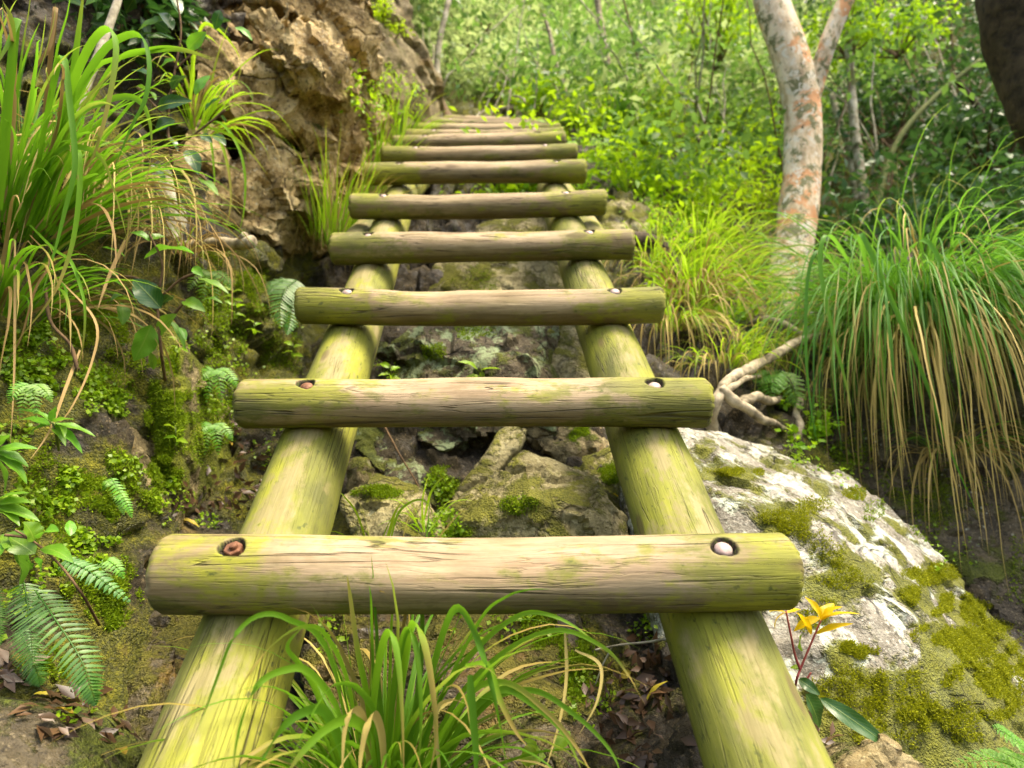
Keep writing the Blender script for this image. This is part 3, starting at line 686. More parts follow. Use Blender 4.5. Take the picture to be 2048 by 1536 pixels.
for k in (0, 1):
    r = railpts[k]
    p1 = (r[0]+r[1])/2; p2 = (r[3]+r[4])/2; dv = unit(p2-p1)
    me, X, L = log_mesh('rail', p1-dv*1.0, p2+dv*.80, RL*1.12, RL*.96, LN, M['rail'], (), 420, 112, 300+k*5, bow=0)
    o = bpy.data.objects.new('rail', me); COL.objects.link(o); place(o, X, ladder)
    side = np.array((-.105 if k == 0 else .105, 0, 0))
    q0 = r[4]-LDIR*.1+side-LN*.02; q1 = r[11]+LDIR*.25
    me, X, L = log_mesh('rail', q0, q1-LN*.01, RL*.92, RL*.85, LN, M['rail'], (), 200, 64, 330+k*5)
    o = bpy.data.objects.new('rail', me); COL.objects.link(o); place(o, X, ladder)
    # a post that props the rail from the gully floor
    t = r[3]+LDIR*.02-LN*.05+np.array((.17 if k == 0 else -.02, .10, 0)); b_ = t+np.array((.02 if k == 0 else -.02, .15, -.75))
    me, X, L = log_mesh('support_post', b_, t, .055, .05, np.array((0, -1., 0)), M['rail'], (), 90, 48, 350+k)
    o = bpy.data.objects.new('support_post', me); COL.objects.link(o); place(o, X, ladder)
# ---------------------------------------------------------------- plant builders
UP = np.array((0., 0., 1.))

def ribbons(path, width, side, fold=.35, prof=None):
    """path (n, k, 3), width (n), side (n, 3): folded strap leaves"""
    n, k, _ = path.shape; t = np.linspace(0, 1, k)
    pr = (np.minimum(1, .55+t*2.2)*(1-t**2.6)+.03) if prof is None else prof
    T = unit(np.gradient(path, axis=1)); sd = side[:, None]-T*(T*side[:, None]).sum(-1, keepdims=True); sd = unit(sd)
    nn = np.cross(T, sd); w = (width[:, None]*pr[None])[..., None]*.5
    V = np.stack((path-sd*w, path-nn*w*fold, path+sd*w), 2).reshape(-1, 3)
    b = (np.arange(n)[:, None, None]*k+np.arange(k-1)[None, :, None])*3+np.arange(2)[None, None]
    F = np.stack((b, b+1, b+4, b+3), -1).reshape(-1, 4)
    uv = np.stack((np.broadcast_to(t[None, :, None], (n, k, 3)), np.broadcast_to(np.array((0, .5, 1.)), (n, k, 3))), -1).reshape(-1, 2)
    return V, [F], uv

def blade_paths(roots, dirs, L, droop, k=12, wob=.0):
    n = len(roots); pos = np.empty((n, k, 3)); pos[:, 0] = roots; d = unit(dirs).copy(); st = L[:, None]/(k-1)
    for i in range(1, k):
        d = unit(d+np.array((0, 0, -1.))*(droop*(.35+1.3*i/k)/k*3.2)[:, None]+(rng.normal(0, wob, (n, 3)) if wob else 0))
        pos[:, i] = pos[:, i-1]+d*st
    return pos

def side_of(dirs, jit=.5):
    s = unit(np.cross(dirs, UP)+1e-4); return unit(s+rng.normal(0, jit, s.shape))

def hero_ribbon(pts, w, k=26):
    p = spline(PA(pts), k); w_ = np.array([w*np.mean([q[2] for q in pts])/FPX])
    T = unit(p[-1]-p[0]); sd = unit(np.cross(T, unit(p.mean(0)-CAM)))
    return ribbons(p[None], w_, sd[None], .3)

def tussock(name, label, root, n, L, w, spread, tilt, bias, droop, green, dead=None, nd=0, heroes=(), dheroes=(), group=None, k=12, cat='grass tussock', dL=None, doff=(0, 0, 0)):
    """root: world point; blades fan out from a clump `spread` wide; tilt = how far they lean, bias = a common lean"""
    t = thing(name, root, label, cat, group)
    def fan(n, L, dr, tl, off=(0, 0, 0)):
        a = rng.uniform(0, 2*math.pi, n); r = np.sqrt(rng.uniform(0, 1, n))
        rt = root+np.asarray(off)+np.stack((np.cos(a)*r*spread, np.sin(a)*r*spread, -.01+0*a), 1)
        ti = tl*(.15+.85*r)*rng.uniform(.5, 1.25, n)
        d = np.stack((np.cos(a)*np.sin(ti), np.sin(a)*np.sin(ti), np.cos(ti)), 1)+np.asarray(bias)*rng.uniform(.5, 1.3, n)[:, None]
        d = unit(d+rng.normal(0, .08, d.shape))
        p = blade_paths(rt, d, rng.uniform(L[0], L[1], n), dr*rng.uniform(.6, 1.4, n), k, .045)
        return ribbons(p, rng.uniform(.6, 1.15, n)*w, side_of(d))
    parts = [fan(n, L, droop, tilt)]+[hero_ribbon(h, hw) for h, hw in heroes]
    V, F, uv = merge(parts); link('foliage', mesh_np('foliage', V-root, F, green, uv), t).location = root
    if nd:
        V, F, uv = merge([fan(nd, dL or L, droop*1.5, tilt*1.15, doff)]+[hero_ribbon(h, hw) for h, hw in dheroes])
        o = link('dead_foliage', mesh_np('dead_foliage', V-root, F, dead, uv), t); o.location = root; o['label'] = 'dry straw-brown hanging blades'
    return t

def leaf_cards(c, d, nrm, L, Wd, cup=.12, bend=.15):
    """five-point folded leaves: c base points, d directions, nrm face normals"""
    d = unit(d); s = unit(np.cross(d, nrm)); nn = np.cross(s, d); L = L[:, None]; Wd = Wd[:, None]
    m = c+d*L*.45; V = np.stack((c, m+s*Wd*.5+nn*Wd*cup, m, m-s*Wd*.5+nn*Wd*cup, c+d*L-nn*L*bend), 1).reshape(-1, 3)
    b = np.arange(len(c))[:, None]*5
    F = np.concatenate([b+np.array(f) for f in ((0, 1, 2), (0, 2, 3), (1, 4, 2), (2, 4, 3))])
    uv = np.tile(np.array(((0, .5), (.45, 1), (.45, .5), (.45, 0), (1, .5))), (len(c), 1))
    return V, [F], uv

def leaf_cluster(centres, rad, per, Ls, ratio, flat=.6, sag=.3):
    n = len(centres)*per; c = np.repeat(centres, per, 0); R = np.repeat(np.broadcast_to(rad, len(centres)), per)[:, None]
    off = rng.normal(0, .5, (n, 3)); off[:, 2] *= flat; p = c+off*R
    d = unit(off+rng.normal(0, .6, (n, 3))+np.array((0, 0, -sag))); nr = unit(rng.normal(0, .55, (n, 3))+UP)
    L = rng.uniform(Ls[0], Ls[1], n); return leaf_cards(p, d, nr, L, L*ratio*rng.uniform(.75, 1.2, n))

def big_leaf(base, tip, width, nrm, curl=.18, k=18, serr=.0, shape=.9, fold=.16):
    """a single modelled leaf from base to tip with midrib fold, droop and toothed margin"""
    base, tip = np.asarray(base, float), np.asarray(tip, float); ax = tip-base; L = np.linalg.norm(ax); ax = ax/L
    sd = unit(np.cross(ax, nrm)); nn = np.cross(sd, ax); t = np.linspace(0, 1, k)
    pr = np.sin(math.pi*t**shape)**.8*(1-.15*t)+.015
    if serr: pr = pr*(1+serr*((t*11) % 1-.5)*(t > .12)*(t < .95))
    c = base+ax*(t*L)[:, None]+nn*(curl*L*(np.sin(math.pi*t)*.6-.25*t*t))[:, None]
    cols = []
    wave = .05*np.sin(t*14+base[0]*90)
    for v in (-1, -.5, 0, .5, 1):
        cols.append(c+sd*(v*.5*width*pr)[:, None]+nn*((abs(v)*fold+abs(v)*v*wave)*width*pr)[:, None])
    V = np.stack(cols, 1).reshape(-1, 3); b = (np.arange(k-1)[:, None]*5+np.arange(4)[None]); F = np.stack((b, b+1, b+6, b+5), -1).reshape(-1, 4)
    uv = np.stack((np.repeat(t, 5), np.tile((0, .25, .5, .75, 1), k)), 1)
    return V, [F], uv

def broad_plant(name, label, cat, d, stems, leaves, lm, sm, sr=3., serr=.0, group=None, shape=.9, upn=.55, leaf_labels=None):
    """stems: lists of (px, py[, depth]); leaves: (bx, by, tx, ty, width px[, depth offset at tip])"""
    f = lambda q: (q[0], q[1], q[2] if len(q) > 2 else d)
    root = P(*f(stems[0][-1])); t = thing(name, root, label, cat, group)
    V, F, uv = merge([tube(spline(PA([f(q) for q in s]), 24), np.linspace(.6, 1., 24)*sr*d/FPX, 7, .12, 3) for s in stems])
    link('stem', mesh_np('stem', V-root, F, sm, uv), t).location = root
    for i, lf in enumerate(leaves):
        bx, by, tx, ty, w = lf[:5]; dd = lf[5] if len(lf) > 5 else rng.uniform(-.03, .03); d0 = lf[6] if len(lf) > 6 else d
        a, b = P(bx, by, d0), P(tx, ty, d0+dd)
        view = unit(CAM-a); nr = unit(view*(1-upn)+UP*upn+rng.normal(0, .16, 3))
        me = big_leaf(a, b, w*d0/FPX*1.08, nr, curl=rng.uniform(.05, .22), serr=serr, shape=shape)
        mid = (a+b)/2
        o = link('leaf', mesh_np('leaf', me[0]-mid, me[1], lm[i % len(lm)] if isinstance(lm, (list, tuple)) else lm, me[2]), t); o.location = mid
        if leaf_labels and i in leaf_labels: o['label'] = leaf_labels[i]
    return t

def frond_mesh(pts, hw, pairs=22, nrm=None, depth_w=None, lacy=0):
    p = spline(PA(pts), 60); dm = np.mean([q[2] for q in pts]); hw = hw*dm/FPX
    T = unit(np.gradient(p, axis=0)); nr = unit(unit(CAM-p.mean(0))*.6+UP*.5) if nrm is None else nrm
    out = [tube(p, np.linspace(1, .25, 60)*hw*.045, 5)]
    Lf = np.linalg.norm(np.diff(p, axis=0), axis=1).sum(); sp = Lf/pairs
    for i in range(pairs):
        u = (i+.6)/pairs; j = int(u*59); t = T[j]; s0 = unit(np.cross(t, nr))
        L = hw*1.12*(np.sin(math.pi*min(1, u*.80+.20))**.75)*(1.06-u*.35)+hw*.06
        for sg in (-1, 1):
            d = unit(s0*sg+t*(.28+.3*u)-nr*.12+rng.normal(0, .05, 3)); L_ = L*rng.uniform(.9, 1.06)
            if lacy:
                q = p[j]+d[None]*np.linspace(.02, 1, 9)[:, None]*L_-nr*(np.linspace(0, 1, 9)**2*L_*.2)[:, None]
                for m in range(1, 9):
                    for s2 in (-1, 1):
                        dd = unit(np.cross(d, nr)*s2+d*.7+rng.normal(0, .1, 3))
                        out.append(leaf_cards(q[m:m+1], dd[None], nr[None], np.array([L_*.30*(1.1-m/10)]), np.array([L_*.14])))
            else:
                out.append(big_leaf(p[j], p[j]+d*L_-nr*L_*.10, sp*.74, nr, .05, 8, 0, .55, .03))
    return merge(out)

def fern(name, label, fronds, mat, group=None, pairs=22, lacy=0, cat='fern'):
    root = P(*fronds[0][0][0]); t = thing(name, root, label, cat, group)
    for pts, hw in fronds:
        V, F, uv = frond_mesh(pts, hw, pairs, lacy=lacy); link('frond', mesh_np('frond', V-root, F, mat, uv), t).location = root
    return t

def limb(name, label, cat, paths, mat, bump=.18, sides=14, group=None, k=40, bscale=14., part=None):
    """woody thing: list of ([(px, py, depth)...], r0 px, r1 px) tubes fused in one mesh"""
    tubes = []
    for pts, r0, r1 in paths:
        dm = np.array([q[2] for q in pts]); p = spline(PA(pts), k); ds = np.interp(np.linspace(0, 1, k), np.linspace(0, 1, len(dm)), dm)
        p = p+np.stack([fbm(p*5+9*m, 2, 40+m) for m in range(3)], 1)*(r0*dm[0]/FPX*.35)
        tubes.append(tube(p, np.linspace(r0, r1, k)*ds/FPX, sides, bump, int(abs(pts[0][0])), True, bscale))
    V, F, uv = merge(tubes); me = mesh_np(name, V, F, mat, uv)
    c = centred(me); o = link(name, me, None, c); tag(o, label, cat, group); return o

# ---------------------------------------------------------------- plant materials
YG = (.28, .30, .02)
M['blade'] = leaf_mat('grass_blade', (.055, .185, .012), (.165, .370, .018), .42, .5, .2, tip=(.34, .22, .07))
M['blade_lime'] = leaf_mat('lime_grass_blade', (.130, .290, .012), (.31, .48, .022), .46, .5, .2, tip=(.40, .30, .08))
M['blade_blue'] = leaf_mat('sedge_blade', (.050, .175, .022), (.155, .350, .030), .40, .48, .22, tip=(.34, .22, .08))
M['blade_dead'] = leaf_mat('dry_grass_blade', (.20, .140, .035), (.48, .36, .130), .2, .6, .2, tcol=(.45, .32, .09))
M['leaf'] = leaf_mat('broad_leaf', (.070, .215, .018), (.150, .340, .022), .34, .34, .5, vein=True)
M['leaf_dark'] = leaf_mat('dark_glossy_leaf', (.018, .075, .014), (.035, .120, .018), .22, .30, .55, vein=True)
M['leaf_lime'] = leaf_mat('fresh_leaf', (.150, .310, .012), (.26, .42, .018), .42, .4, .4, vein=True)
M['leaf_yellow'] = leaf_mat('yellow_leaf', (.60, .40, .008), (.74, .54, .012), .45, .38, .4, tcol=(.9, .6, .02), vein=True, hue=False)
M['leaf_fallen'] = leaf_mat('fallen_leaf', (.30, .24, .02), (.42, .30, .03), .15, .5, .4, vein=True)
M['leaf_brown'] = leaf_mat('rotting_leaf', (.028, .016, .008), (.115, .065, .028), .1, .42, .5)
M['fern'] = leaf_mat('fern_frond', (.040, .150, .022), (.085, .230, .030), .32, .38, .4)
M['fern_lime'] = leaf_mat('young_fern_frond', (.075, .220, .016), (.15, .34, .020), .38, .42, .4)
M['cover'] = leaf_mat('creeping_leaf', (.120, .270, .010), (.25, .43, .016), .35, .4, .4)
M['moss'] = leaf_mat('moss_tuft', (.10, .125, .007), (.33, .35, .012), .25, .7, .2, hue=False)
M['moss_green'] = leaf_mat('green_moss_tuft', (.080, .150, .007), (.25, .36, .012), .25, .7, .2, hue=False)
M['far_pale'] = leaf_mat('pale_far_leaf', (.12, .225, .065), (.40, .50, .19), .46, .5, .25, far=1.3)  # paled and greyed: background haze is put into the leaf colour
M['far_lime'] = leaf_mat('lime_far_leaf', (.130, .280, .010), (.34, .50, .016), .46, .45, .25, far=1.3)
M['far_dark'] = leaf_mat('dark_far_leaf', (.016, .055, .014), (.060, .135, .028), .30, .36, .35, far=1.3)  # darker species; its colour also carries the shade of the right background
M['far_mid'] = leaf_mat('mid_far_leaf', (.040, .120, .022), (.165, .290, .050), .40, .42, .3, far=1.3)  # mid green, lightened so that distance haze sits in the colour
M['stem_green'] = plain_mat('green_stem', (.06, .10, .02), (.16, .17, .05), 40)
M['stem_red'] = plain_mat('red_stem', (.28, .05, .05), (.36, .09, .07), 40, .5)
M['stem_brown'] = plain_mat('brown_stem', (.06, .035, .015), (.18, .11, .05), 40)
M['bark_pale'] = plain_mat('pale_root_bark', (.085, .068, .034), (.50, .43, .29), 24, .8, .3, .7, dist=.006)
M['bark_dark'] = plain_mat('dark_bark', (.022, .016, .008), (.085, .06, .03), 25, .8, .3, .8, dist=.01)
q = NT('orange_lichened_bark'); co = q.obj()
a = q.noise(co, 9, 7, .7, .4); b = q.noise(co, 5, 5, .65, .6); c_ = q.noise(q.map(co, (1, 1, .45)), 16, 6, .68, .3)
base = q.ramp(c_, (.30, (.30, .22, .12)), (.46, (.58, .46, .29)), (.60, (.76, .66, .47)))
base = q.mix(q.ma('MULTIPLY', q.mask(b, .49, .57), .85), base, (.62, .28, .10))
base = q.mix(q.mask(a, .52, .57), base, (.17, .175, .075))
base = q.mix(q.mask(q.noise(co, 20, 6, .7, .3), .55, .60), base, (.66, .62, .50))
base = q.mix(q.mask(q.noise(co, 26, 4, .7), .62, .68), base, (.05, .055, .03))
q.set(base=base, rough=.8, normal=q.bump(q.ma('ADD', c_, a), .7, .012)); M['bark_orange'] = q.m
q = NT('grey_mossy_bark'); co = q.obj(); a = q.noise(co, 12, 6, .7, .4); b = q.noise(co, 6, 4, .6)
base = q.ramp(a, (.34, (.10, .085, .05)), (.5, (.32, .29, .20)), (.64, (.55, .53, .42)))
base = q.mix(q.mask(b, .52, .62), base, (.11, .13, .03))
q.set(base=base, rough=.85, normal=q.bump(a, .6, .01)); M['bark_grey'] = q.m
# ---------------------------------------------------------------- trees and far foliage
tree = thing('tree', P(1560, 610, 3.5), 'forked tree with orange and white patched bark standing on the right slope', 'tree')
def fused(name, paths, mat, parent, bump=.1, sides=28, k=70, bscale=5.):
    tubes = []
    for pts, r0, r1 in paths:
        dm = np.array([q_[2] for q_ in pts]); p = spline(PA(pts), k); ds = np.interp(np.linspace(0, 1, k), np.linspace(0, 1, len(dm)), dm)
        tubes.append(tube(p, np.linspace(r0, r1, k)*ds/FPX, sides, bump, int(abs(pts[0][0])), True, bscale))
    V, F, uv = merge(tubes); root = np.array(parent.location)
    o = link(name, mesh_np(name, V-root, F, mat, uv), parent); o.location = root; return o
fused('trunk', [([(1535,680,3.35),(1563,590,3.45),(1590,470,3.55),(1603,350,3.65),(1604,230,3.72),(1588,140,3.75),(1562,60,3.8),(1538,-20,3.85),(1515,-150,3.9),(1500,-330,4.0)], 41, 30)], M['bark_orange'], tree)
fused('limb', [([(1608,250,3.72),(1628,175,3.72),(1648,110,3.7),(1672,45,3.7),(1705,-30,3.7),(1760,-160,3.7),(1830,-300,3.7)], 20, 14)], M['bark_orange'], tree, .12)
def crown(parent, centres, rad, per, Ls, ratio, mat, name='crown', **kw):
    V, F, uv = leaf_cluster(np.asarray(centres), rad, per, Ls, ratio, **kw); root = np.array(parent.location)
    o = link(name, mesh_np(name, V-root, F, mat, uv), parent); o.location = root; return o
cc = PA([(rng.uniform(1350, 2050), rng.uniform(-520, -130), rng.uniform(3.6, 5.4)) for _ in range(46)]+
        [(1720,60,4.3),(1790,90,4.2),(1760,20,4.4),(1850,60,4.3),(1680,150,4.5),(1880,150,4.1)])
crown(tree, cc, .28, 34, (.05, .10), .45, M['far_mid'])
tree2 = thing('tree', P(2210, 700, 2.5), 'dark leaning trunk cut off by the top right corner', 'tree')
fused('trunk', [([(2030,-200,2.7),(2052,-80,2.65),(2060,0,2.6),(2078,90,2.6),(2130,200,2.55),(2185,330,2.5),(2215,700,2.45)], 82, 95)], M['bark_dark'], tree2, .14, bscale=4.)
cc = PA([(rng.uniform(1900, 2500), rng.uniform(-600, -260), rng.uniform(2.4, 3.6)) for _ in range(26)])
shade_leaves = np.stack((rng.uniform(2.4, 6, 80), rng.uniform(3.2, 7.5, 80), rng.uniform(5.2, 7.4, 80)), 1)  # unseen leaf clusters added to shade the right background, joined to this crown
crown(tree2, np.concatenate((cc, shade_leaves)), .38, 34, (.07, .13), .45, M['far_dark'])
tw = 'thin trunks in the forest behind the ladder'
def thin_tree(label, pts, r0, r1, mat, crown_mat=None, name='thin_tree'):
    t = thing(name, P(*pts[-1]), label, 'tree', tw)
    fused('trunk', [(pts, r0, r1)], mat, t, .2, 10, 40, 9.)
    if crown_mat:
        top = PA([pts[0]])[0]; cs = top+rng.normal(0, 1, (9, 3))*np.array((.35, .35, .22))+np.array((0, 0, .15))
        crown(t, cs, .2, 26, (.045, .085), .45, crown_mat)
    return t
thin_tree('thin white trunk rising straight above the right end of the top rung', [(1184,-160,5.6),(1190,-60,5.5),(1197,20,5.45),(1208,80,5.4),(1216,140,5.35),(1226,245,5.3)], 5, 7.5, M['bark_pale'], M['far_pale'])
thin_tree('slim tan stem leaning left just above the top rungs', [(1088,30,5.4),(1100,70,5.35),(1110,120,5.3),(1124,160,5.25),(1142,240,5.2)], 3, 6, M['bark_pale'])
thin_tree('pale grey trunk bending upward right of the mossy rock shoulder', [(912,-120,5.8),(905,-30,5.7),(893,20,5.6),(878,90,5.55),(875,150,5.5),(884,250,5.4)], 4.5, 7, M['bark_grey'], M['far_pale'])
thin_tree('short brown stem leaning on the mossy rock shoulder', [(850,130,5.3),(868,175,5.2),(888,215,5.1),(900,245,5.0)], 4, 9, M['stem_brown'])
thin_tree('lichen-blotched grey trunk just right of the orange-barked tree', [(1684,-40,5.2),(1690,20,5.2),(1700,130,5.1),(1708,250,5.0),(1722,350,4.9),(1740,500,4.7)], 6, 10, M['bark_grey'], M['far_mid'])
thin_tree('knobbly mossy stem between the orange-barked tree and the lichen-blotched trunk', [(1664,190,6.0),(1678,240,5.9),(1700,300,5.8),(1712,380,5.6),(1735,490,5.4)], 6, 9, M['bark_grey'])
thin_tree('slanting green-brown sapling stem above the big drooping tussock', [(1960,120,5.0),(1880,185,4.9),(1810,260,4.8),(1772,340,4.7),(1742,470,4.5)], 4, 7, M['stem_green'], M['far_dark'])
thin_tree('dark diagonal branch-like stem below the leaning corner trunk', [(1905,150,5.0),(1960,220,4.9),(2005,310,4.8),(2060,420,4.6)], 5, 7, M['bark_dark'])
thin_tree('straight pale stem in the shade right of the slanting sapling', [(1840,150,7.2),(1852,230,7.1),(1868,330,6.9),(1880,470,6.6)], 5, 7, M['bark_grey'])
thin_tree('pale crooked stem behind the fern-like lime bushes', [(1345,-40,8),(1358,60,7.8),(1352,140,7.6),(1372,230,7.2)], 4, 6, M['bark_grey'])
thin_tree('faint tan stem in the middle of the pale foliage', [(985,-40,8.5),(978,60,8.2),(985,130,8),(980,210,7.4)], 4, 5, M['bark_pale'])
thin_tree('slim grey stem hugging the left side of the orange-barked tree', [(1535,60,6.2),(1548,160,6.1),(1556,260,6),(1552,400,5.6)], 4, 6, M['bark_grey'])

def depth_at(px, py): return float(ground_depth(np.array([px]), np.array([py]))[0])
def far_mass(name, n, xr, yr, off, rad, per, Ls, ratio, mat, dens=None):
    c = []
    while len(c) < n:
        x, y = rng.uniform(*xr), rng.uniform(*yr)
        if dens is not None and rng.uniform() > dens(x, y): continue
        d = depth_at(x, y)
        dd = max(3.8, d-rng.uniform(*off))
        if x < 930 and dd < 6.2: continue
        if 1490 < x < 1740: dd = max(dd, 4.3)
        c.append((x, y, dd))
    V, F, uv = leaf_cluster(PA(c), rad, per, Ls, ratio)
    me = mesh_np(name, V, F, mat, uv); cc_ = centred(me); o = link(name, me, None, cc_); tag(o, kind='stuff'); return o
far_mass('far_foliage', 1000, (700, 1640), (-330, 205), (.0, 1.9), .36, 74, (.04, .13), .42, M['far_pale'], lambda x, y: 0. if 780 < x < 1180 and y > 165 else 1.)
far_mass('far_undergrowth', 200, (1220, 1800), (-250, 330), (.3, 1.5), .30, 60, (.05, .10), .5, M['far_mid'])
far_mass('shaded_foliage', 520, (1560, 2650), (-330, 520), (.3, 2.0), .34, 60, (.05, .11), .45, M['far_dark'], lambda x, y: np.clip((x-1500)/400, .1, 1))  # dark leaves thicken rightwards: darker species plus shade put into their colour
far_mass('bright_understory', 190, (1000, 1600), (-60, 460), (.15, 1.0), .26, 70, (.04, .08), .42, M['far_lime'])
far_mass('hanging_tree_foliage', 210, (780, 1560), (-300, 150), (1.6, 3.4), .40, 60, (.05, .12), .4, M['far_mid'])
# twigs and hanging vines between the leaves
def twig_mass(name, n, xr, yr, off, mat):
    tubes = []
    for _ in range(n):
        x, y = rng.uniform(*xr), rng.uniform(*yr); d = max(4.8, depth_at(x, y)-rng.uniform(*off)); a = P(x, y, d)
        dr = unit(np.array((rng.normal(0, .28), rng.normal(0, .3), 1.))); L = rng.uniform(.7, 2.2)
        p = a+dr*np.linspace(0, L, 10)[:, None]+np.cumsum(rng.normal(0, .02, (10, 3)), 0); tubes.append(tube(p, np.linspace(.010, .003, 10), 5))
    V, F, uv = merge(tubes); me = mesh_np(name, V, F, mat, uv); c = centred(me); tag(link(name, me, None, c), kind='stuff')
twig_mass('forest_twigs', 110, (800, 2100), (-100, 420), (.2, 1.6), M['bark_grey'])
twig_mass('dark_forest_twigs', 40, (1300, 2100), (50, 520), (.2, 1.4), M['stem_brown'])

def bush(label, px, py, d, r, per, mat, Ls=(.03, .06), ratio=.45, n=16, name='bush', squash=.8, group='bushes on the forest slope', stem=True):
    base = P(px, py, d); t = thing(name, base-np.array((0, 0, r*.9)), label, 'bush', group); loc = np.array(t.location)
    c = base+unit(rng.normal(0, 1, (n, 3)))*(rng.uniform(.25, 1, (n, 1))**.6)*r*np.array((1, 1, squash))
    V, F, uv = leaf_cluster(c, r*.42, per, Ls, ratio); link('crown', mesh_np('crown', V-loc, F, mat, uv), t).location = loc
    if stem:
        V, F, uv = merge([tube(spline(np.stack((loc, (loc+q_)/2+rng.normal(0, .02, 3), q_)), 8), np.linspace(.011, .004, 8)*max(1, r/.35), 5) for q_ in c])
        link('trunk', mesh_np('trunk', V-loc, F, M['stem_brown'], uv), t).location = loc
    return t
bush('low vivid yellow-green bush on the ledge just right above the top rung', 1090, 215, 5.35, .26, 60, M['far_lime'], (.03, .055), .55, 14, squash=.45)
bush('yellow-green leafy sprig hanging over the dark rock right of the top rungs', 1165, 240, 5.0, .18, 60, M['far_lime'], (.025, .05), .55, 10)
bush('feathery lime bush on the slope right of the upper rungs', 1330, 285, 4.9, .32, 90, M['far_lime'], (.03, .055), .3, 18)
bush('lime feathery bush at the foot of the slope grasses, left of the orange-barked tree', 1480, 420, 4.5, .30, 90, M['far_lime'], (.03, .055), .3, 16)
bush('bush with bluish shining leaves left of the orange-barked tree', 1455, 250, 5.6, .38, 50, M['far_mid'], (.05, .085), .5, 16)
bush('light green bush near the top edge, left of the forked tree', 1430, 60, 6.6, .5, 60, M['far_lime'], (.05, .09), .5, 18)
bush('bright sprig of leaves in the fork of the orange-barked tree', 1690, 60, 5.2, .28, 60, M['far_lime'], (.04, .07), .5, 12)
bush('lime leaf spray high behind the slanting sapling', 1790, 55, 5.6, .34, 60, M['far_lime'], (.04, .08), .5, 12)
bush('small green bush catching light above the big drooping tussock', 1900, 375, 4.9, .30, 60, M['far_mid'], (.04, .07), .5, 12)
bush('pale round-leaved bush in the middle of the forest wall', 1010, 135, 7.0, .42, 60, M['far_pale'], (.05, .09), .55, 14)
bush('light bush above the pale root at the head of the ladder', 1000, 170, 6.4, .28, 60, M['far_pale'], (.04, .07), .5, 12)
bush('wispy grey-green bush above the mossy rock shoulder', 930, 60, 7.4, .55, 60, M['far_pale'], (.05, .09), .35, 18)
bush('moss-green shrub on top of the mossy rock shoulder', 775, 50, 4.5, .16, 60, M['far_lime'], (.02, .04), .5, 9)
bush('glossy dark bush in the shade below the leaning corner trunk', 1960, 270, 4.8, .42, 60, M['far_dark'], (.05, .08), .5, 16)
bush('dark bush with drooping leaves right of the lichen-blotched trunk', 1780, 220, 5.8, .45, 60, M['far_dark'], (.05, .09), .45, 16)
bush('shaded bush low behind the big drooping tussock', 1850, 470, 4.6, .34, 60, M['far_dark'], (.04, .07), .45, 14)

# ---------------------------------------------------------------- roots and branches
limb('tree_root', 'pale knotted tree root sprawling over the bank above the big boulder', 'root', [
  ([(1720,640,2.62),(1650,668,2.42),(1590,684,2.25),(1545,712,2.15),(1500,738,2.06),(1460,760,1.97),(1436,790,1.90),(1425,830,1.90),(1420,880,2.0)], 7, 13),
  ([(1500,648,2.66),(1530,638,2.55),(1570,648,2.46),(1610,672,2.38),(1640,684,2.36)], 5, 8),
  ([(1440,778,1.9),(1470,806,1.90),(1500,822,1.93),(1528,840,1.96),(1552,846,2.02),(1580,870,2.2)], 12, 5),
  ([(1446,785,1.9),(1468,772,1.93),(1492,757,2.0),(1520,752,2.15)], 8, 4),
  ([(1480,808,1.95),(1512,792,2.0),(1545,800,2.1),(1575,790,2.3)], 11, 6)], M['bark_pale'], .45, 16, k=70, bscale=26.)
limb('tree_root', 'crooked pale root hanging from the bank below the drooping tussock', 'root', [
  ([(1600,800,2.2),(1592,830,2.15),(1602,860,2.1),(1578,905,2.05)], 9, 7)], M['bark_pale'], .3)
limb('broken_branch', 'pale broken branch stub sticking out under the ochre outcrop', 'branch', [
  ([(350,498,2.0),(400,492,1.93),(440,490,1.88),(485,486,1.82),(505,482,1.80)], 13, 13), ([(478,486,1.83),(486,476,1.81),(490,468,1.80)], 9, 7)], M['bark_pale'], .25)
limb('root_stub', 'thick mossy root stub standing upright behind the leaf stems', 'root', [
  ([(322,350,2.05),(332,390,2.02),(343,430,2.0),(345,490,1.98)], 20, 25)], M['bark_grey'], .2)
limb('branch', 'long straight grey branch leaning behind the left grass', 'branch', [
  ([(245,-20,1.85),(215,60,1.8),(165,190,1.72),(112,320,1.66),(70,430,1.6)], 7, 12)], M['bark_grey'], .15)
limb('tree_root', 'dark arched root beyond the right end of the fourth rung', 'root', [
  ([(1262,478,2.9),(1300,482,2.95),(1335,505,2.95),(1350,550,2.9)], 15, 11)], M['bark_dark'], .2)
limb('tree_root', 'pale root curling over the head of the ladder', 'root', [
  ([(962,244,5.3),(985,224,5.3),(1010,217,5.3),(1034,220,5.3),(1040,240,5.2)], 5, 6)], M['bark_pale'], .2)
limb('twig', 'dry grey twig forked over the litter left of the right rail foot', 'twig', [
  ([(1190,1300,1.15),(1240,1290,1.13),(1290,1285,1.12),(1335,1278,1.1)], 2, 3), ([(1225,1292,1.14),(1205,1330,1.15),(1190,1370,1.15)], 2, 1.2)], M['bark_grey'], .2, 7)
limb('twig', 'thin reddish twig lying among the dark rocks under the second rung', 'twig', [
  ([(770,855,1.8),(800,910,1.72),(830,960,1.66),(850,1000,1.6)], 2.2, 1.4)], M['stem_brown'], .2, 7)
limb('twig', 'bent bare twig curving down the left bank', 'twig', [
  ([(90,560,1.42),(100,640,1.3),(140,690,1.28),(155,740,1.27)], 3, 4)], M['stem_brown'], .3, 8)
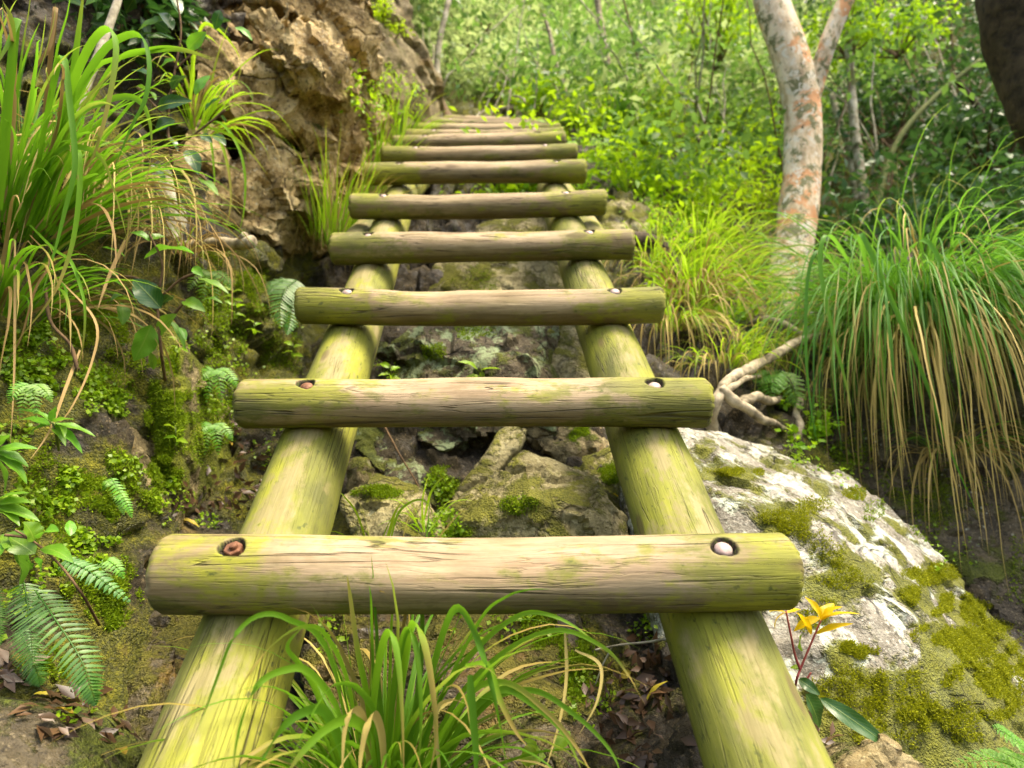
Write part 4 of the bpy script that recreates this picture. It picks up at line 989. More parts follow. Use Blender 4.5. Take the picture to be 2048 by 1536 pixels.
rock('stone', 'small white stone on the ledge at the head of the ladder', 'stone', [[(1035,242,5.2),(1050,236,5.2),(1062,245,5.2),(1060,262,5.1),(1035,262,5.1)]], M['boulder'], voxel=.012, amp=.008, f=9., seed=91, thick=.1)
# ---------------------------------------------------------------- grasses
tussock('grass_tussock', 'arching strap-leaved grass tussock growing between the rail feet, in front of everything', P(765, 1650, .93), 190, (.22, .50), .0085, .05, .85, (0, -.12, 0), .62, M['blade'], M['blade_dead'], 26, heroes=[
 ([(740,1600,.90),(748,1400,.86),(765,1290,.84),(782,1264,.82),(796,1320,.80),(804,1420,.78),(808,1560,.76)], 17),
 ([(770,1600,.90),(785,1400,.88),(805,1280,.86),(822,1262,.84),(836,1320,.82),(842,1430,.80),(836,1560,.79)], 16),
 ([(780,1600,.91),(800,1400,.88),(818,1270,.86),(832,1248,.84),(852,1300,.82),(868,1400,.80),(872,1480,.79),(856,1560,.78)], 17),
 ([(800,1600,.92),(850,1400,.88),(888,1260,.86),(915,1216,.84),(945,1255,.82),(975,1340,.80),(998,1440,.78),(1018,1560,.77)], 18),
 ([(930,1330,.84),(975,1330,.82),(1000,1400,.80),(1030,1460,.79),(1056,1495,.78)], 13),
 ([(720,1600,.9),(660,1310,.80),(580,1240,.74),(520,1230,.72),(470,1270,.70),(440,1340,.69),(415,1410,.68),(395,1462,.68)], 11),
 ([(730,1600,.9),(700,1380,.82),(650,1268,.77),(600,1255,.74),(545,1290,.71),(500,1345,.69),(470,1400,.68)], 9),
 ([(720,1600,.9),(680,1430,.80),(620,1345,.74),(570,1340,.72),(520,1365,.70),(490,1420,.69),(472,1490,.68),(465,1560,.67)], 15),
 ([(700,1640,.86),(690,1520,.80),(655,1430,.75),(620,1420,.72),(570,1450,.70),(530,1510,.68),(500,1560,.67)], 22),
 ([(760,1600,.9),(740,1480,.80),(700,1440,.75),(650,1460,.72),(600,1510,.70),(560,1570,.69)], 22),
 ([(820,1600,.9),(880,1400,.88),(960,1290,.86),(1040,1230,.85),(1100,1230,.84),(1160,1260,.84),(1210,1305,.84)], 11),
 ([(830,1600,.9),(900,1420,.88),(1000,1310,.86),(1110,1260,.84),(1200,1290,.82),(1250,1340,.80),(1290,1410,.79)], 11),
 ([(830,1600,.9),(930,1400,.87),(1010,1365,.84),(1090,1420,.80),(1150,1490,.77),(1190,1560,.76)], 13),
 ([(840,1600,.9),(960,1420,.87),(1060,1380,.84),(1150,1430,.80),(1220,1500,.77),(1250,1570,.76)], 12),
 ([(840,1600,.9),(930,1440,.87),(1000,1380,.84),(1060,1405,.82),(1130,1470,.79),(1170,1560,.77)], 15),
 ([(760,1600,.9),(735,1400,.87),(715,1300,.86),(700,1190,.85),(694,1150,.85)], 12),
 ([(770,1600,.9),(752,1420,.88),(745,1300,.87),(742,1200,.84),(738,1170,.84)], 7),
 ([(800,1600,.9),(880,1400,.87),(960,1240,.84),(1010,1195,.82),(1055,1180,.81),(1103,1178,.80)], 7),
 ([(700,1600,.9),(640,1400,.80),(600,1330,.76),(575,1290,.75),(620,1240,.76)], 12),
 ([(940,1350,.8),(944,1420,.79),(952,1500,.78),(950,1570,.77)], 18),
 ], dheroes=[
 ([(740,1600,.86),(735,1480,.80),(720,1425,.77),(700,1425,.75),(688,1470,.74),(684,1560,.73)], 17),
 ([(770,1600,.86),(765,1480,.82),(750,1430,.79),(735,1450,.77),(722,1510,.76),(718,1570,.75)], 18),
 ([(880,1560,.84),(872,1430,.83),(900,1400,.82),(938,1410,.81)], 9),
 ([(1130,1260,.9),(1133,1350,.88),(1120,1440,.85),(1085,1560,.82)], 7),
 ([(1150,1300,.9),(1200,1330,.88),(1195,1400,.86),(1158,1470,.85)], 7)], cat='grass tussock', k=16)
LT = P(20, 470, 1.5)
tussock('grass_tussock', 'bright green broad-bladed grass tussock filling the upper left corner', LT, 280, (.28, .58), .0092, .12, .62, (.22, -.10, .05), .55, M['blade'], M['blade_dead'], 34, heroes=[
 ([(90,420,1.5),(115,320,1.42),(137,220,1.38),(155,80,1.34),(170,-40,1.3)], 17),
 ([(70,420,1.5),(120,240,1.38),(165,120,1.32),(200,65,1.30),(225,62,1.28),(232,110,1.27),(218,200,1.26),(195,290,1.25),(168,350,1.25)], 15),
 ([(80,420,1.5),(140,220,1.4),(200,110,1.36),(250,72,1.34),(285,75,1.33),(299,130,1.32),(290,200,1.31),(262,255,1.30),(225,345,1.29)], 14),
 ([(80,430,1.5),(150,245,1.42),(205,205,1.38),(255,193,1.36),(288,212,1.35),(303,270,1.34),(296,345,1.33),(274,420,1.32),(240,500,1.31)], 13),
 ([(120,300,1.5),(180,150,1.45),(240,115,1.42),(330,100,1.42),(380,105,1.44),(430,122,1.46)], 9),
 ([(150,260,1.5),(230,125,1.45),(300,98,1.42),(360,96,1.42),(428,117,1.44)], 8),
 ([(60,430,1.45),(110,310,1.35),(165,295,1.32),(205,320,1.30),(228,380,1.29),(245,440,1.28),(252,470,1.28)], 11),
 ([(60,420,1.45),(100,200,1.32),(125,110,1.3),(140,210,1.28),(150,330,1.26),(130,420,1.25),(110,500,1.24),(80,600,1.22)], 12),
 ([(90,440,1.4),(150,300,1.3),(160,360,1.28),(150,460,1.27),(132,530,1.26),(100,600,1.24),(20,700,1.22)], 10),
 ([(60,450,1.4),(110,500,1.3),(140,520,1.27),(160,570,1.26),(170,620,1.25),(166,690,1.25),(150,760,1.25)], 7),
 ([(0,300,1.3),(20,160,1.25),(30,60,1.24),(35,40,1.24),(15,90,1.22),(-20,150,1.2)], 16),
 ([(0,420,1.3),(15,230,1.25),(25,60,1.22),(5,0,1.2)], 15)], dheroes=[
 ([(70,400,1.45),(110,30,1.4),(100,90,1.38),(75,130,1.37),(60,160,1.36)], 9),
 ([(30,480,1.35),(30,600,1.27),(28,760,1.22),(20,900,1.18)], 5), ([(60,470,1.35),(100,520,1.3),(70,580,1.27),(40,680,1.25),(0,740,1.24)], 5),
 ([(120,560,1.35),(190,640,1.3),(185,720,1.27),(140,820,1.22),(90,870,1.2)], 5), ([(250,480,1.5),(215,560,1.45),(195,620,1.4)], 7),
 ([(160,700,1.3),(130,780,1.24),(100,860,1.2),(60,920,1.16)], 6)], k=16, dL=(.4, .7))
tussock('grass_tussock', 'lower grass tussock with straw blades at the left edge below the broad-bladed one', P(-10, 640, 1.42), 110, (.20, .42), .008, .09, .8, (.18, -.15, .05), .7, M['blade'], M['blade_dead'], 60, dL=(.25, .5))
tussock('grass_tuft', 'straw-coloured dead grass hanging over the bank left of the broken branch stub', P(190, 395, 1.72), 14, (.15, .3), .006, .07, .8, (.1, -.3, -.1), 1., M['blade'], M['blade_dead'], 120, dL=(.25, .55))
tussock('grass_tuft', 'straw tuft hanging behind the stem of the toothed-leaf shrub', P(365, 500, 1.85), 6, (.1, .2), .005, .04, .8, (0, -.3, -.2), 1., M['blade_lime'], M['blade_dead'], 50, dL=(.15, .36))
tussock('grass_tuft', 'thin lime grass tuft arching over the ochre outcrop', P(405, 260, 2.15), 34, (.22, .42), .0075, .04, .7, (.45, -.1, .1), .85, M['blade_lime'], M['blade_dead'], 8, heroes=[
 ([(400,250,2.1),(440,245,2.0),(475,290,1.95),(490,350,1.93),(488,420,1.92),(478,465,1.92)], 6), ([(400,250,2.1),(460,270,1.95),(505,310,1.9),(535,350,1.9)], 6),
 ([(380,180,2.1),(400,60,2.0),(430,55,1.95),(465,90,1.93),(482,130,1.93),(470,180,1.93)], 7), ([(380,200,2.1),(390,80,2.0),(420,75,1.96),(450,110,1.94),(478,150,1.93)], 6),
 ([(400,270,2.1),(435,275,2.0),(455,330,1.98),(462,400,1.97),(452,460,1.96)], 6), ([(400,270,2.1),(420,280,2.0),(428,340,1.98),(430,400,1.97)], 5)], k=14)
tussock('grass_tuft', 'upright yellow-green grass tuft between the outcrop and the left rung ends', P(672, 475, 2.62), 120, (.20, .42), .006, .10, .38, (.05, -.05, 0), .30, M['blade_lime'], M['blade_dead'], 30)
tussock('grass_tuft', 'yellow-green grass tuft higher up behind the left ends of the upper rungs', P(738, 385, 3.25), 130, (.25, .52), .0075, .13, .42, (.02, -.05, 0), .32, M['blade_lime'], M['blade_dead'], 20)
tussock('grass_tuft', 'small grass tuft beside the left ends of the top rungs', P(800, 300, 4.1), 70, (.25, .50), .009, .08, .6, (.1, -.05, 0), .5, M['blade_lime'])
tussock('grass_tuft', 'dry brown grass skirt hanging below the outcrop left of the fifth rung', P(650, 470, 2.9), 20, (.15, .3), .006, .06, .8, (0, -.3, -.2), 1.2, M['blade_lime'], M['blade_dead'], 60, dL=(.2, .42))
tussock('grass_tussock', 'huge drooping grass tussock with a brown skirt of dead blades on the right bank', P(1860, 650, 2.45), 1400, (.45, 1.0), .0068, .27, 1.2, (.02, -.42, -.05), 1.2, M['blade_blue'], M['blade_dead'], 430, k=16, dL=(.5, .95), doff=(0, -.13, -.13), heroes=[
 ([(1690,560,2.1),(1640,500,2.0),(1615,560,1.98),(1612,700,1.95),(1620,800,1.93),(1636,900,1.9)], 7), ([(1720,560,2.1),(1660,470,2.0),(1640,520,1.97),(1660,640,1.93),(1690,760,1.9),(1705,830,1.9)], 9),
 ([(1740,560,2.1),(1720,470,2.0),(1740,500,1.96),(1800,640,1.9),(1850,760,1.86),(1900,900,1.82),(1960,1040,1.8)], 10), ([(1780,560,2.1),(1850,480,2.0),(1920,620,1.9),(1960,760,1.85),(2000,880,1.82)], 9)])
tussock('grass_tussock', 'grass tussock with pale hanging blades beside the right end of the third rung', P(1385, 610, 2.75), 120, (.28, .55), .007, .10, .9, (-.1, -.25, 0), .8, M['blade_lime'], M['blade_dead'], 160, dL=(.25, .5))
tussock('grass_tussock', 'fine bright grass tussock at the foot of the orange-barked tree', P(1450, 665, 3.0), 240, (.2, .40), .007, .18, 1.0, (-.1, -.2, 0), .8, M['blade_lime'], M['blade_dead'], 50)
tussock('grass_tussock', 'dense lime grass tussock on the slope above the dark arched root', P(1400, 530, 3.5), 260, (.25, .52), .008, .22, 1.0, (-.05, -.2, 0), .8, M['blade_lime'], M['blade_dead'], 30)
tussock('grass_tussock', 'feathery grass tussock left of the pale squared rock', P(1400, 420, 4.5), 160, (.25, .50), .009, .16, .9, (-.1, -.12, 0), .6, M['blade_lime'])
tussock('grass_tussock', 'grass tussock between the tree foot and the huge drooping tussock', P(1625, 700, 2.8), 170, (.14, .28), .007, .16, 1.0, (0, -.2, 0), .8, M['blade_lime'], M['blade_dead'], 30)
tussock('grass_tussock', 'low lime grass tussock just right of the fourth rung end', P(1310, 560, 3.0), 150, (.22, .45), .007, .14, 1.0, (0, -.2, 0), .8, M['blade_lime'], M['blade_dead'], 20)
tussock('grass_tussock', 'lime grass tussock in front of the tree foot, above the pale knotted root', P(1490, 715, 2.5), 170, (.14, .28), .006, .16, 1.0, (0, -.25, 0), .9, M['blade_lime'], M['blade_dead'], 40)
tussock('grass_tussock', 'lime grass tussock halfway between the dark arched root and the tree foot', P(1435, 590, 3.3), 200, (.2, .4), .008, .2, 1.0, (-.05, -.2, 0), .8, M['blade_lime'], M['blade_dead'], 20)
tussock('grass_tussock', 'short lime grass tussock on the bank just right of the second rung end', P(1440, 735, 2.3), 130, (.12, .28), .0055, .12, 1.0, (-.1, -.25, 0), 1., M['blade_lime'], M['blade_dead'], 70)
tussock('grass_tussock', 'straw-skirted grass tussock between the third rung end and the pale root', P(1340, 660, 2.5), 110, (.15, .34), .006, .10, 1.0, (0, -.3, 0), 1.1, M['blade_lime'], M['blade_dead'], 130, dL=(.2, .4))
tussock('grass_tussock', 'deep green arching grass tussock on the slope right of the top rungs', P(1225, 290, 4.9), 200, (.35, .65), .012, .14, .8, (0, -.15, 0), .65, M['blade_blue'])
tussock('grass_tussock', 'yellow-green grass tussock uphill of the deep green arching one', P(1290, 255, 5.4), 170, (.35, .65), .012, .16, .8, (0, -.12, 0), .6, M['blade_lime'])
tussock('grass_tuft', 'small grass tuft beside the dark rock bank, right of the sixth rung', P(1262, 395, 3.7), 24, (.25, .45), .008, .05, .5, (0, -.1, 0), .4, M['blade_lime'])
tussock('grass_tuft', 'little bright grass sprout among the rocks just above the front rung', P(850, 1055, 1.44), 12, (.08, .16), .006, .015, .7, (-.1, -.1, 0), .8, M['blade_lime'], heroes=[
 ([(780,1085,1.3),(795,1030,1.3),(820,1005,1.3),(845,1000,1.3),(860,1015,1.3),(866,1035,1.3)], 5), ([(848,1040,1.4),(860,990,1.38),(875,965,1.38),(887,955,1.38)], 5)])
tussock('grass_tuft', 'few fine grass blades rising behind the front rung near the left rail', P(742, 1110, 1.3), 7, (.08, .16), .004, .02, .5, (-.2, 0, 0), .5, M['blade_lime'], heroes=[
 ([(740,1110,1.25),(715,1030,1.22),(690,995,1.2),(680,985,1.2)], 4), ([(765,1110,1.2),(780,1060,1.2),(790,1025,1.2),(806,1000,1.2)], 7)])

bush('dark overhanging shrub in the upper left corner behind the grass', 120, -30, 2.0, .34, 60, M['leaf_dark'], (.04, .08), .42, 16, group=None)
bush('dark leafy shrub at the top edge between the left grass and the ochre outcrop', 300, -60, 2.15, .16, 60, M['leaf_dark'], (.04, .08), .42, 12, group=None)
tussock('grass_tuft', 'straw-bladed grass tuft half hidden at the bottom of the huge drooping tussock', P(1905, 900, 2.1), 30, (.15, .3), .006, .08, 1.1, (0, -.3, -.1), 1.1, M['blade_blue'], M['blade_dead'], 90, dL=(.2, .45))
# ---------------------------------------------------------------- broad-leaved plants
broad_plant('broadleaf_shrub', 'green shrub with toothed leaves hanging on the left bank above the mossy pillar', 'shrub', 1.50,
 [[(300,470),(325,530),(315,600),(322,700),(330,760,1.58)], [(315,600),(360,560),(400,545)], [(315,610),(280,560),(235,553)], [(322,660),(355,620),(372,600)]],
 [(388,508,288,512,40),(238,555,150,536,32),(322,617,266,557,46),(318,668,352,628,33),(302,650,268,722,48),(243,606,245,650,26),(176,608,150,640,26),(366,602,410,622,26),(396,557,458,586,20),(386,535,406,552,18),
  (228,690,250,690,16),(300,482,260,464,20),(300,480,330,472,18),(205,495,250,512,20),(345,590,320,612,26),(340,640,372,700,14),(360,655,372,680,14),(300,705,308,740,16),(250,590,222,600,18),(405,600,445,605,16)],
 [M['leaf'], M['leaf'], M['leaf_dark'], M['leaf']], M['stem_brown'], 3.4, .10)
broad_plant('broadleaf_shrub', 'dark-leaved shrub branching in front of the ochre outcrop', 'shrub', 1.75,
 [[(350,-20),(362,60),(350,140),(335,240),(345,330),(360,420,1.9)], [(350,140),(400,90),(410,60)], [(335,240),(290,190),(275,175)], [(345,300),(420,245),(450,220)], [(345,330),(400,350),(435,388)]],
 [(290,300,224,284,28),(315,218,382,200,30),(376,98,412,64,26),(410,222,441,194,24),(434,226,452,246,20),(310,200,274,172,24),(330,270,356,302,22),(375,300,397,348,30),(395,355,437,390,22),(300,330,332,366,20),
  (284,70,346,76,18),(470,55,505,80,18),(440,20,430,60,20),(345,60,300,20,34),(330,40,275,60,30),(360,30,325,-20,30),(345,180,375,150,26),(390,190,420,150,22),(350,240,310,262,26),(400,270,425,285,18),(350,120,320,135,24),(425,270,452,290,20),(300,150,262,140,22)],
 [M['leaf_dark'], M['leaf_dark'], M['leaf']], M['stem_brown'], 3., .06)
broad_plant('leafy_plant', 'rosette of long green leaves on the left bank above the dark fern', 'plant', 1.20, [[(105,845),(112,870),(118,900,1.26)]],
 [(105,845,28,818,22),(105,848,192,872,26),(106,850,166,906,24),(100,852,36,838,20),(108,845,148,838,20),(106,843,112,812,20),(104,855,132,890,18),(100,850,60,866,20),(112,850,130,872,16)], M['leaf'], M['stem_green'], 3., .05, shape=.8)
broad_plant('leafy_plant', 'plant with pointed leaves entering from the left edge', 'plant', 1.08, [[(-12,905),(-30,960),(-40,1000,1.1)]],
 [(-10,902,76,896,24),(-10,906,58,932,26),(-10,912,56,966,28),(-12,900,20,868,22),(-14,915,10,990,24)], M['leaf'], M['stem_green'], 3., .05, shape=.8)
broad_plant('leafy_plant', 'low leafy plant at the left edge between the pointed-leaved and round-leaved plants', 'plant', 1.05, [[(-10,1010),(-30,1030),(-40,1060,1.05)]],
 [(-8,1008,62,1004,24),(-8,1012,80,1042,26),(-10,1000,60,985,20),(-8,1020,40,1050,24)], M['leaf'], M['stem_green'], 3., .05, shape=.8)
broad_plant('leafy_plant', 'round-leaved plant with a long bare stalk at the lower left edge', 'plant', .98, [[(30,1060),(70,1085),(118,1128),(165,1190),(198,1250,1.06)], [(70,1085),(50,1075),(10,1070)]],
 [(14,1072,40,1186,58),(70,1108,2,1068,48),(68,1082,48,1044,48),(84,1096,146,1122,32),(80,1076,116,1060,32),(68,1118,82,1146,24),(52,1120,60,1140,26),(140,1072,140,1040,20),(20,1090,-30,1130,50)], M['leaf'], M['stem_brown'], 3., .05, shape=.85)
broad_plant('sapling', 'red-stemmed sapling with a yellow leaf whorl beside the right rail', 'sapling', 1.0,
 [[(1642,1240),(1625,1280),(1602,1335),(1592,1365),(1585,1420,1.05)], [(1572,1222),(1580,1262),(1590,1310),(1600,1338)], [(1622,1345),(1605,1372)]],
 [(1641,1242,1612,1194,20),(1641,1240,1668,1206,24),(1642,1240,1684,1212,19),(1642,1241,1720,1226,17),(1632,1268,1706,1246,15),(1622,1270,1592,1222,15),(1640,1236,1586,1262,18),(1573,1226,1538,1222,12),(1575,1226,1602,1218,14),(1570,1226,1548,1258,10),
  (1606,1302,1604,1266,20),(1600,1338,1580,1335,12),(1597,1358,1640,1390,22),(1612,1388,1640,1456,46),(1640,1396,1792,1502,32,-.06)],
 [M['leaf_yellow']]*10+[M['leaf_lime']]*2+[M['leaf_dark']]*3, M['stem_red'], 2.8, shape=.8, leaf_labels={i: 'bright yellow leaf' for i in range(10)})
broad_plant('seedling', 'tiny seedling with four leaves on the lichen-crusted rock', 'seedling', 1.84, [[(960,728),(962,745),(962,770,1.9)]],
 [(955,740,917,722,14),(962,740,1004,738,13),(958,752,930,756,12),(962,742,964,762,12)], M['leaf_lime'], M['stem_green'], 2., shape=.8)
broad_plant('seedling', 'yellow-green seedling in the litter at the bottom edge right of the tussock', 'seedling', .95, [[(1080,1500),(1070,1530),(1060,1570,1.0)]],
 [(1110,1500,1140,1462,30),(1040,1520,1092,1512,44),(1075,1505,1050,1480,20)], M['leaf_lime'], M['stem_green'], 2., .08)
for lab, x, y, d, s in (('small pale sprig on the dark wall left of the left rail, below the small fern', 470, 620, 1.95, 1.), ('little four-leaved sprig low on the dark wall', 508, 655, 2.0, .8),
                        ('sprig of fresh leaves at the mossy wall beside the toothed shrub', 465, 590, 1.9, .9), ('bright green sprig growing beside the left rail above the second rung', 585, 700, 2.1, .9),
                        ('fresh sprig on top of the mossy pillar', 355, 690, 1.55, .9), ('sprig of lime leaves on the side of the mossy pillar', 350, 870, 1.5, 1.1), ('clover-like sprig by the inner edge of the left rail above the second rung', 780, 745, 1.9, 1.)):
    broad_plant('sprig', lab, 'sprig', d, [[(x, y-16*s), (x+2, y), (x-1, y+26*s, d+.06)]], [(x, y-10*s+k*7*s, x+math.cos(a)*24*s, y-10*s+k*7*s-math.sin(a)*16*s, 12*s) for k, a in enumerate((2.6, .5, 3.3, -.2, 1.6))], M['leaf_lime'], M['stem_green'], 1.6, shape=.8)

# ---------------------------------------------------------------- ferns
fern('fern', 'dark green fern with long drooping fronds in the lower left', [
 ([(48,1165,1.0),(56,1215,.97),(62,1270,.95),(66,1330,.94)], 36), ([(70,1180,1.0),(108,1235,.96),(158,1312,.93),(180,1370,.92),(191,1410,.92)], 44),
 ([(40,1260,1.02),(60,1310,1.0),(75,1345,1.0),(80,1372,1.0)], 30), ([(-20,1170,.98),(-5,1230,.96),(0,1290,.95)], 24)], M['fern'], pairs=30)
fern('fern', 'single narrow fern frond slanting right from the round-leaved plant', [([(128,1120,1.0),(170,1138,.99),(215,1168,.98),(262,1205,.98)], 24)], M['fern'], pairs=17)
fern('fern', 'feathery fern hanging by the left end of the third rung', [([(592,560,2.05),(572,578,1.98),(560,610,1.95),(562,655,1.93)], 32), ([(600,570,2.05),(585,600,2.0),(580,640,1.97),(574,670,1.95)], 24), ([(575,560,2.05),(550,570,2.0),(535,590,1.98)], 18)], M['fern'], pairs=20)
fern('fern', 'small lime fern on the brown rock of the left bank', [([(222,955,1.3),(240,985,1.28),(256,1012,1.27),(264,1035,1.27)], 13), ([(222,960,1.3),(240,1000,1.28),(248,1030,1.27)], 12), ([(225,958,1.3),(212,968,1.28),(205,980,1.28)], 9)], M['fern_lime'], pairs=15)
for lab_, x_, y_, d_, s_ in (('little green fern on the dark wall right of the mossy pillar', 425, 850, 1.75, 1.), ('small fern at the shady wall left of the second rung end', 430, 740, 1.8, 1.1), ('tiny fern between the creeping leaves above the rosette plant', 60, 770, 1.2, 1.1),
        ('small drooping fern below the brown rock of the left bank', 200, 1120, 1.25, 1.2), ('green fern at the foot of the wall above the left rail', 540, 770, 2.0, 1.), ('small fern under the broken branch stub', 420, 545, 1.85, 1.1)):
    fern('fern', lab_, [([(x_, y_, d_), (x_+a_*14*s_, y_-4+b_*10*s_, d_-.02), (x_+a_*30*s_, y_+b_*30*s_, d_-.04), (x_+a_*40*s_, y_+b_*52*s_+8, d_-.04)], 15*s_) for a_, b_ in ((-1, .5), (-.4, 1), (.3, 1), (1, .45))], M['fern_lime'], pairs=13)
fern('fern', 'bright lacy fern in the bottom right corner', [([(2120,1600,1.05),(2050,1545,1.0),(1985,1520,.98),(1905,1528,.97)], 40), ([(2120,1580,1.05),(2070,1510,1.02),(2025,1475,1.0),(1985,1452,1.0)], 34), ([(2120,1590,1.05),(2080,1540,1.0),(2040,1520,.98),(1995,1500,.97)], 38), ([(2130,1620,1.0),(2060,1580,.97),(1990,1560,.95),(1930,1560,.95)], 38)], M['fern_lime'], pairs=15, lacy=1)
fern('fern', 'small fern patch on the bank right of the pale root', [([(1560,740,2.2),(1545,755,2.15),(1540,775,2.13),(1545,800,2.12)], 26), ([(1565,745,2.2),(1580,765,2.15),(1590,790,2.13),(1592,812,2.12)], 24), ([(1555,745,2.2),(1530,750,2.15),(1510,765,2.13)], 22)], M['fern_lime'], pairs=10, lacy=1)

# ---------------------------------------------------------------- ground cover, moss, litter
def scatter(regions, jitter_fn=None):
    pts, nrm, size = [], [], []
    for cx, cy, rx, ry, n in regions:
        k = 0
        for _ in range(n*4):
            if k >= n: break
            a, r = rng.uniform(0, 2*math.pi), math.sqrt(rng.uniform())
            x, y = cx+math.cos(a)*r*rx, cy+math.sin(a)*r*ry
            if rng.uniform() > (vnoise(np.array([[x/22, y/22, .5]]), 3)[0]+(1-r)*.9-.10)*2.: continue
            h = hit(x, y)
            if h is None: continue
            pts.append(h[0]); nrm.append(h[1]); size.append(np.linalg.norm(h[0]-CAM)); k += 1
    return np.array(pts), np.array(nrm), np.array(size)

def carpet(name, regions, size, mat, ratio=1., lift=1., kind='stuff', parent=None, label=None):
    p, n, d = scatter(regions); k = len(p)
    dirs = unit(rng.normal(0, 1, (k, 3))+n*.4+np.array((0, 0, -.3))); nr = unit(n*.6+UP*.5+rng.normal(0, .35, (k, 3))); L = size*rng.uniform(.6, 1.25, k)
    V, F, uv = leaf_cards(p+n*(rng.uniform(.3, 1.6, (k, 1))*size*lift), dirs, nr, L, L*ratio, .1, .05)
    me = mesh_np(name, V, F, mat, uv); c = centred(me); o = link(name, me, None, c); tag(o, kind=kind)
    return o
carpet('creeping_leaf_cover', [(-180,900,180,160,420),(-250,600,180,160,300),(-150,1250,160,140,240),(2150,1000,120,140,160),(70,680,90,38,420),(100,745,120,50,620),(195,790,55,42,300),(225,810,40,25,150),(60,1000,70,50,160),(120,960,40,22,80),(185,1085,45,32,240),(150,1125,60,30,120),(30,890,40,60,90),
   (110,1020,60,30,90),(880,985,36,40,180),(895,1050,42,32,260),(660,1270,40,50,60),(1545,770,60,50,160),(1590,890,50,50,160),(130,1440,40,16,16),(420,1040,60,20,50),(1290,1250,40,40,60),(560,900,60,60,90),(470,780,80,90,260),(430,650,80,90,200),(330,1000,60,60,120),(260,950,50,60,90),(60,1180,70,60,90),(560,620,60,60,160),(640,760,30,60,120),(1000,1250,120,40,120),(1180,1400,50,80,90),(1640,820,60,50,140),(1700,920,80,60,140),(1900,1100,80,60,80),(770,750,30,30,50)], .0105, M['cover'], .95)
carpet('hillside_cover', [(1180,250,50,50,300),(1300,330,110,90,1200),(1420,520,150,130,1600),(1380,430,130,80,1200),(1500,620,100,60,700),(1620,860,60,60,200),(760,200,80,90,500),(1080,232,60,14,200)], .026, M['far_lime'], .6, 1.5)

def moss_tufts(regions, size, only=None):
    p, n, d = scatter(regions); k = len(p); m = 4
    p = np.repeat(p, m, 0); n = np.repeat(n, m, 0); dirs = unit(n+rng.normal(0, .55, p.shape)+UP*.25); L = size*rng.uniform(.6, 1.3, len(p))
    return leaf_cards(p-n*size*.15+rng.normal(0, size*.35, p.shape), dirs, unit(rng.normal(0, 1, p.shape)), L, L*.42, .1, .2)
BM = [[(1960,1310,80,60,1900),(1900,1280,70,34,1100),(1995,1370,60,60,1100)],[(1930,1215,80,26,1300),(1868,1150,60,20,900)],[(1880,1215,34,22,420),(1985,1240,40,30,420)],[(1720,1300,40,16,420)],[(1700,1150,60,30,200),(1660,1100,40,30,120)],
      [(1560,1035,50,16,260),(1600,1060,40,20,200)],[(1480,945,60,9,300)],[(1720,985,34,14,220)],[(1620,1010,40,16,160)],[(1800,1420,120,70,700),(1700,1380,80,50,360),(1900,1430,100,60,500)],[(1820,1190,34,20,220)],[(1560,1420,60,60,260)],[(1640,1240,40,40,200)]]
for regs in BM:
    V, F, uv = moss_tufts([(a_, b_, c_*1.15, d_*1.15, int(n_*2.2)) for a_, b_, c_, d_, n_ in regs], .0048); o = link('moss_cushion', mesh_np('moss_cushion', V-np.array(boulder_j.location), F, M['moss'], uv))
    o.parent = boulder_j
V, F, uv = moss_tufts([(-200,800,200,260,2200),(-220,1250,200,200,1200),(2150,1150,140,200,900),(330,840,42,170,2600),(310,960,30,80,700),(500,560,40,90,500),(885,965,34,36,600),(760,985,60,14,300),(920,1075,46,18,260),(1165,870,34,20,260),(1222,945,24,24,260),(1150,1330,34,80,500),(1080,1260,60,40,400),(860,700,40,30,160),(940,660,60,20,160),(1175,1300,20,60,200),(450,600,80,120,1500),(250,980,60,90,700),(150,980,60,60,400),(230,1200,50,60,400),(90,1330,60,40,200),(180,640,120,60,900),(420,820,60,120,900),(100,1000,90,120,800),(200,1180,80,80,500),(560,700,50,100,600),(60,720,80,80,500),(230,760,80,60,500),(1040,1010,40,20,160),(960,560,60,30,160),(1850,1000,150,80,500),(1700,880,80,60,300)]*2, .0065)
me = mesh_np('moss_carpet', V, F, M['moss_green'], uv); c = centred(me); tag(link('moss_carpet', me, None, c), kind='stuff')

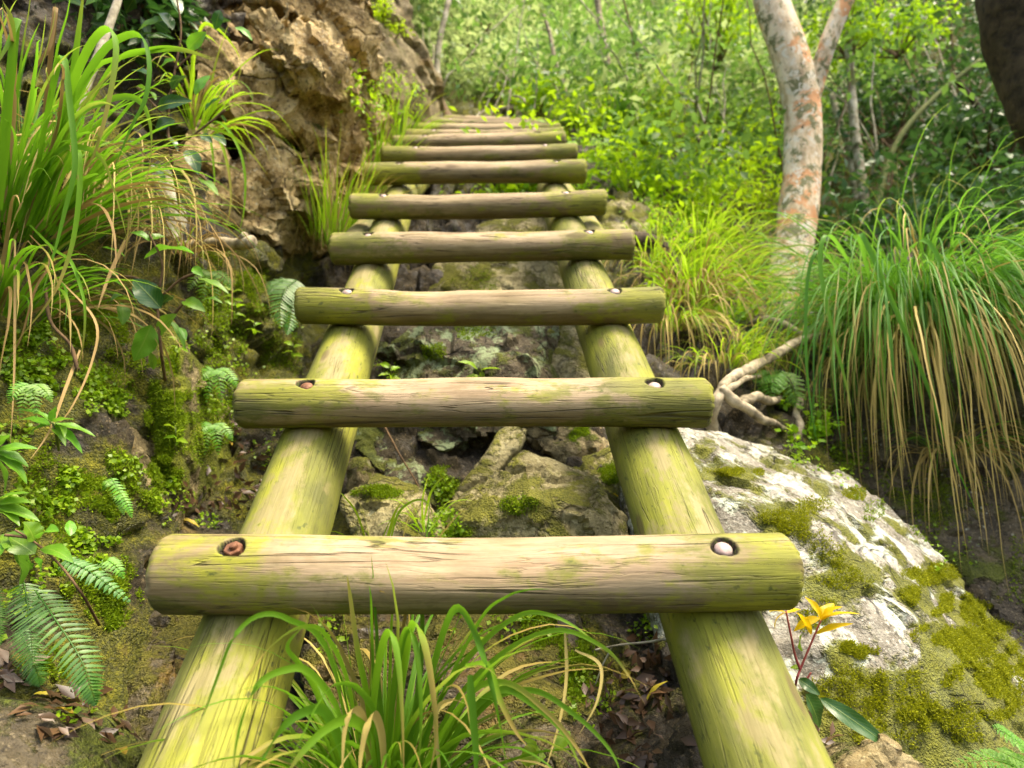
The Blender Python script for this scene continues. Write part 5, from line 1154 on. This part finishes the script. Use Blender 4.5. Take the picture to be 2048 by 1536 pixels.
def litter(name, regions, Ls, mat):
    p, n, d = scatter(regions); k = len(p)
    t = unit(np.cross(n, rng.normal(0, 1, (k, 3)))); L = rng.uniform(Ls[0], Ls[1], k)
    V, F, uv = leaf_cards(p+n*rng.uniform(.002, .012, (k, 1)), t, unit(n+rng.normal(0, .35, (k, 3))), L, L*.45, .15, .1)
    me = mesh_np(name, V, F, mat, uv); c = centred(me); tag(link(name, me, None, c), kind='stuff')
litter('leaf_litter', [(160,1440,150,60,60),(1270,1420,110,120,130),(430,1000,90,50,60),(520,940,60,60,40),(480,880,60,60,24),(1280,1300,60,60,40),(1600,1480,60,40,16),(560,1060,80,30,30),(40,1340,60,40,20)], (.016, .042), M['leaf_brown'])
fl = 'yellowed leaves fallen in the gully'
def fallen(label, bx, by, tx, ty, w, mat):
    h = hit((bx+tx)/2, (by+ty)/2)
    if h is None: return
    p, n, ob = h; d = (p-CAM)@UPN; a, b = P(bx, by, d), P(tx, ty, d); ax = b-a; ax = ax-n*np.dot(ax, n)*.8; a = p-ax/2+n*.008
    V, F, uv = big_leaf(a, a+ax, w*d/FPX, unit(n+UP*.3), .15, 16, 0, .9)
    me = mesh_np('fallen_leaf', V, F, mat, uv); c = centred(me); tag(link('fallen_leaf', me, None, c), label, 'fallen leaf', fl)
fallen('yellow leaf lying on the litter below the dark fern tip', 92, 1440, 150, 1432, 24, M['leaf_fallen'])
fallen('curled yellow-green leaf under the dark fern', 64, 1402, 102, 1400, 16, M['leaf_fallen'])
fallen('upright pale yellow leaf on the litter right of the dark fern', 178, 1448, 186, 1412, 20, M['leaf_lime'])
fallen('crumpled yellow leaf at the bottom edge by the left rail', 215, 1520, 252, 1508, 30, M['leaf_fallen'])
fallen('brown leaf on the litter near the left rail foot', 208, 1458, 234, 1440, 14, M['leaf_brown'])
fallen('yellow leaf in the crevice behind the left rail', 354, 1050, 400, 1052, 14, M['leaf_fallen'])
fallen('pale yellow leaf in the dark hollow left of the left rail', 440, 886, 470, 890, 16, M['leaf_fallen'])
fallen('small orange leaf stuck on the rock beside the right rail', 1222, 990, 1238, 1010, 11, M['leaf_yellow'])
fallen('orange-brown leaf standing in the litter left of the right rail foot', 1312, 1440, 1322, 1340, 16, M['leaf_fallen'])
fallen('dark curled leaf at the foot of the big boulder', 1655, 1500, 1700, 1480, 20, M['leaf_brown'])
fallen('tan leaf in the litter between tussock and right rail', 1240, 1350, 1262, 1340, 16, M['leaf_fallen'])
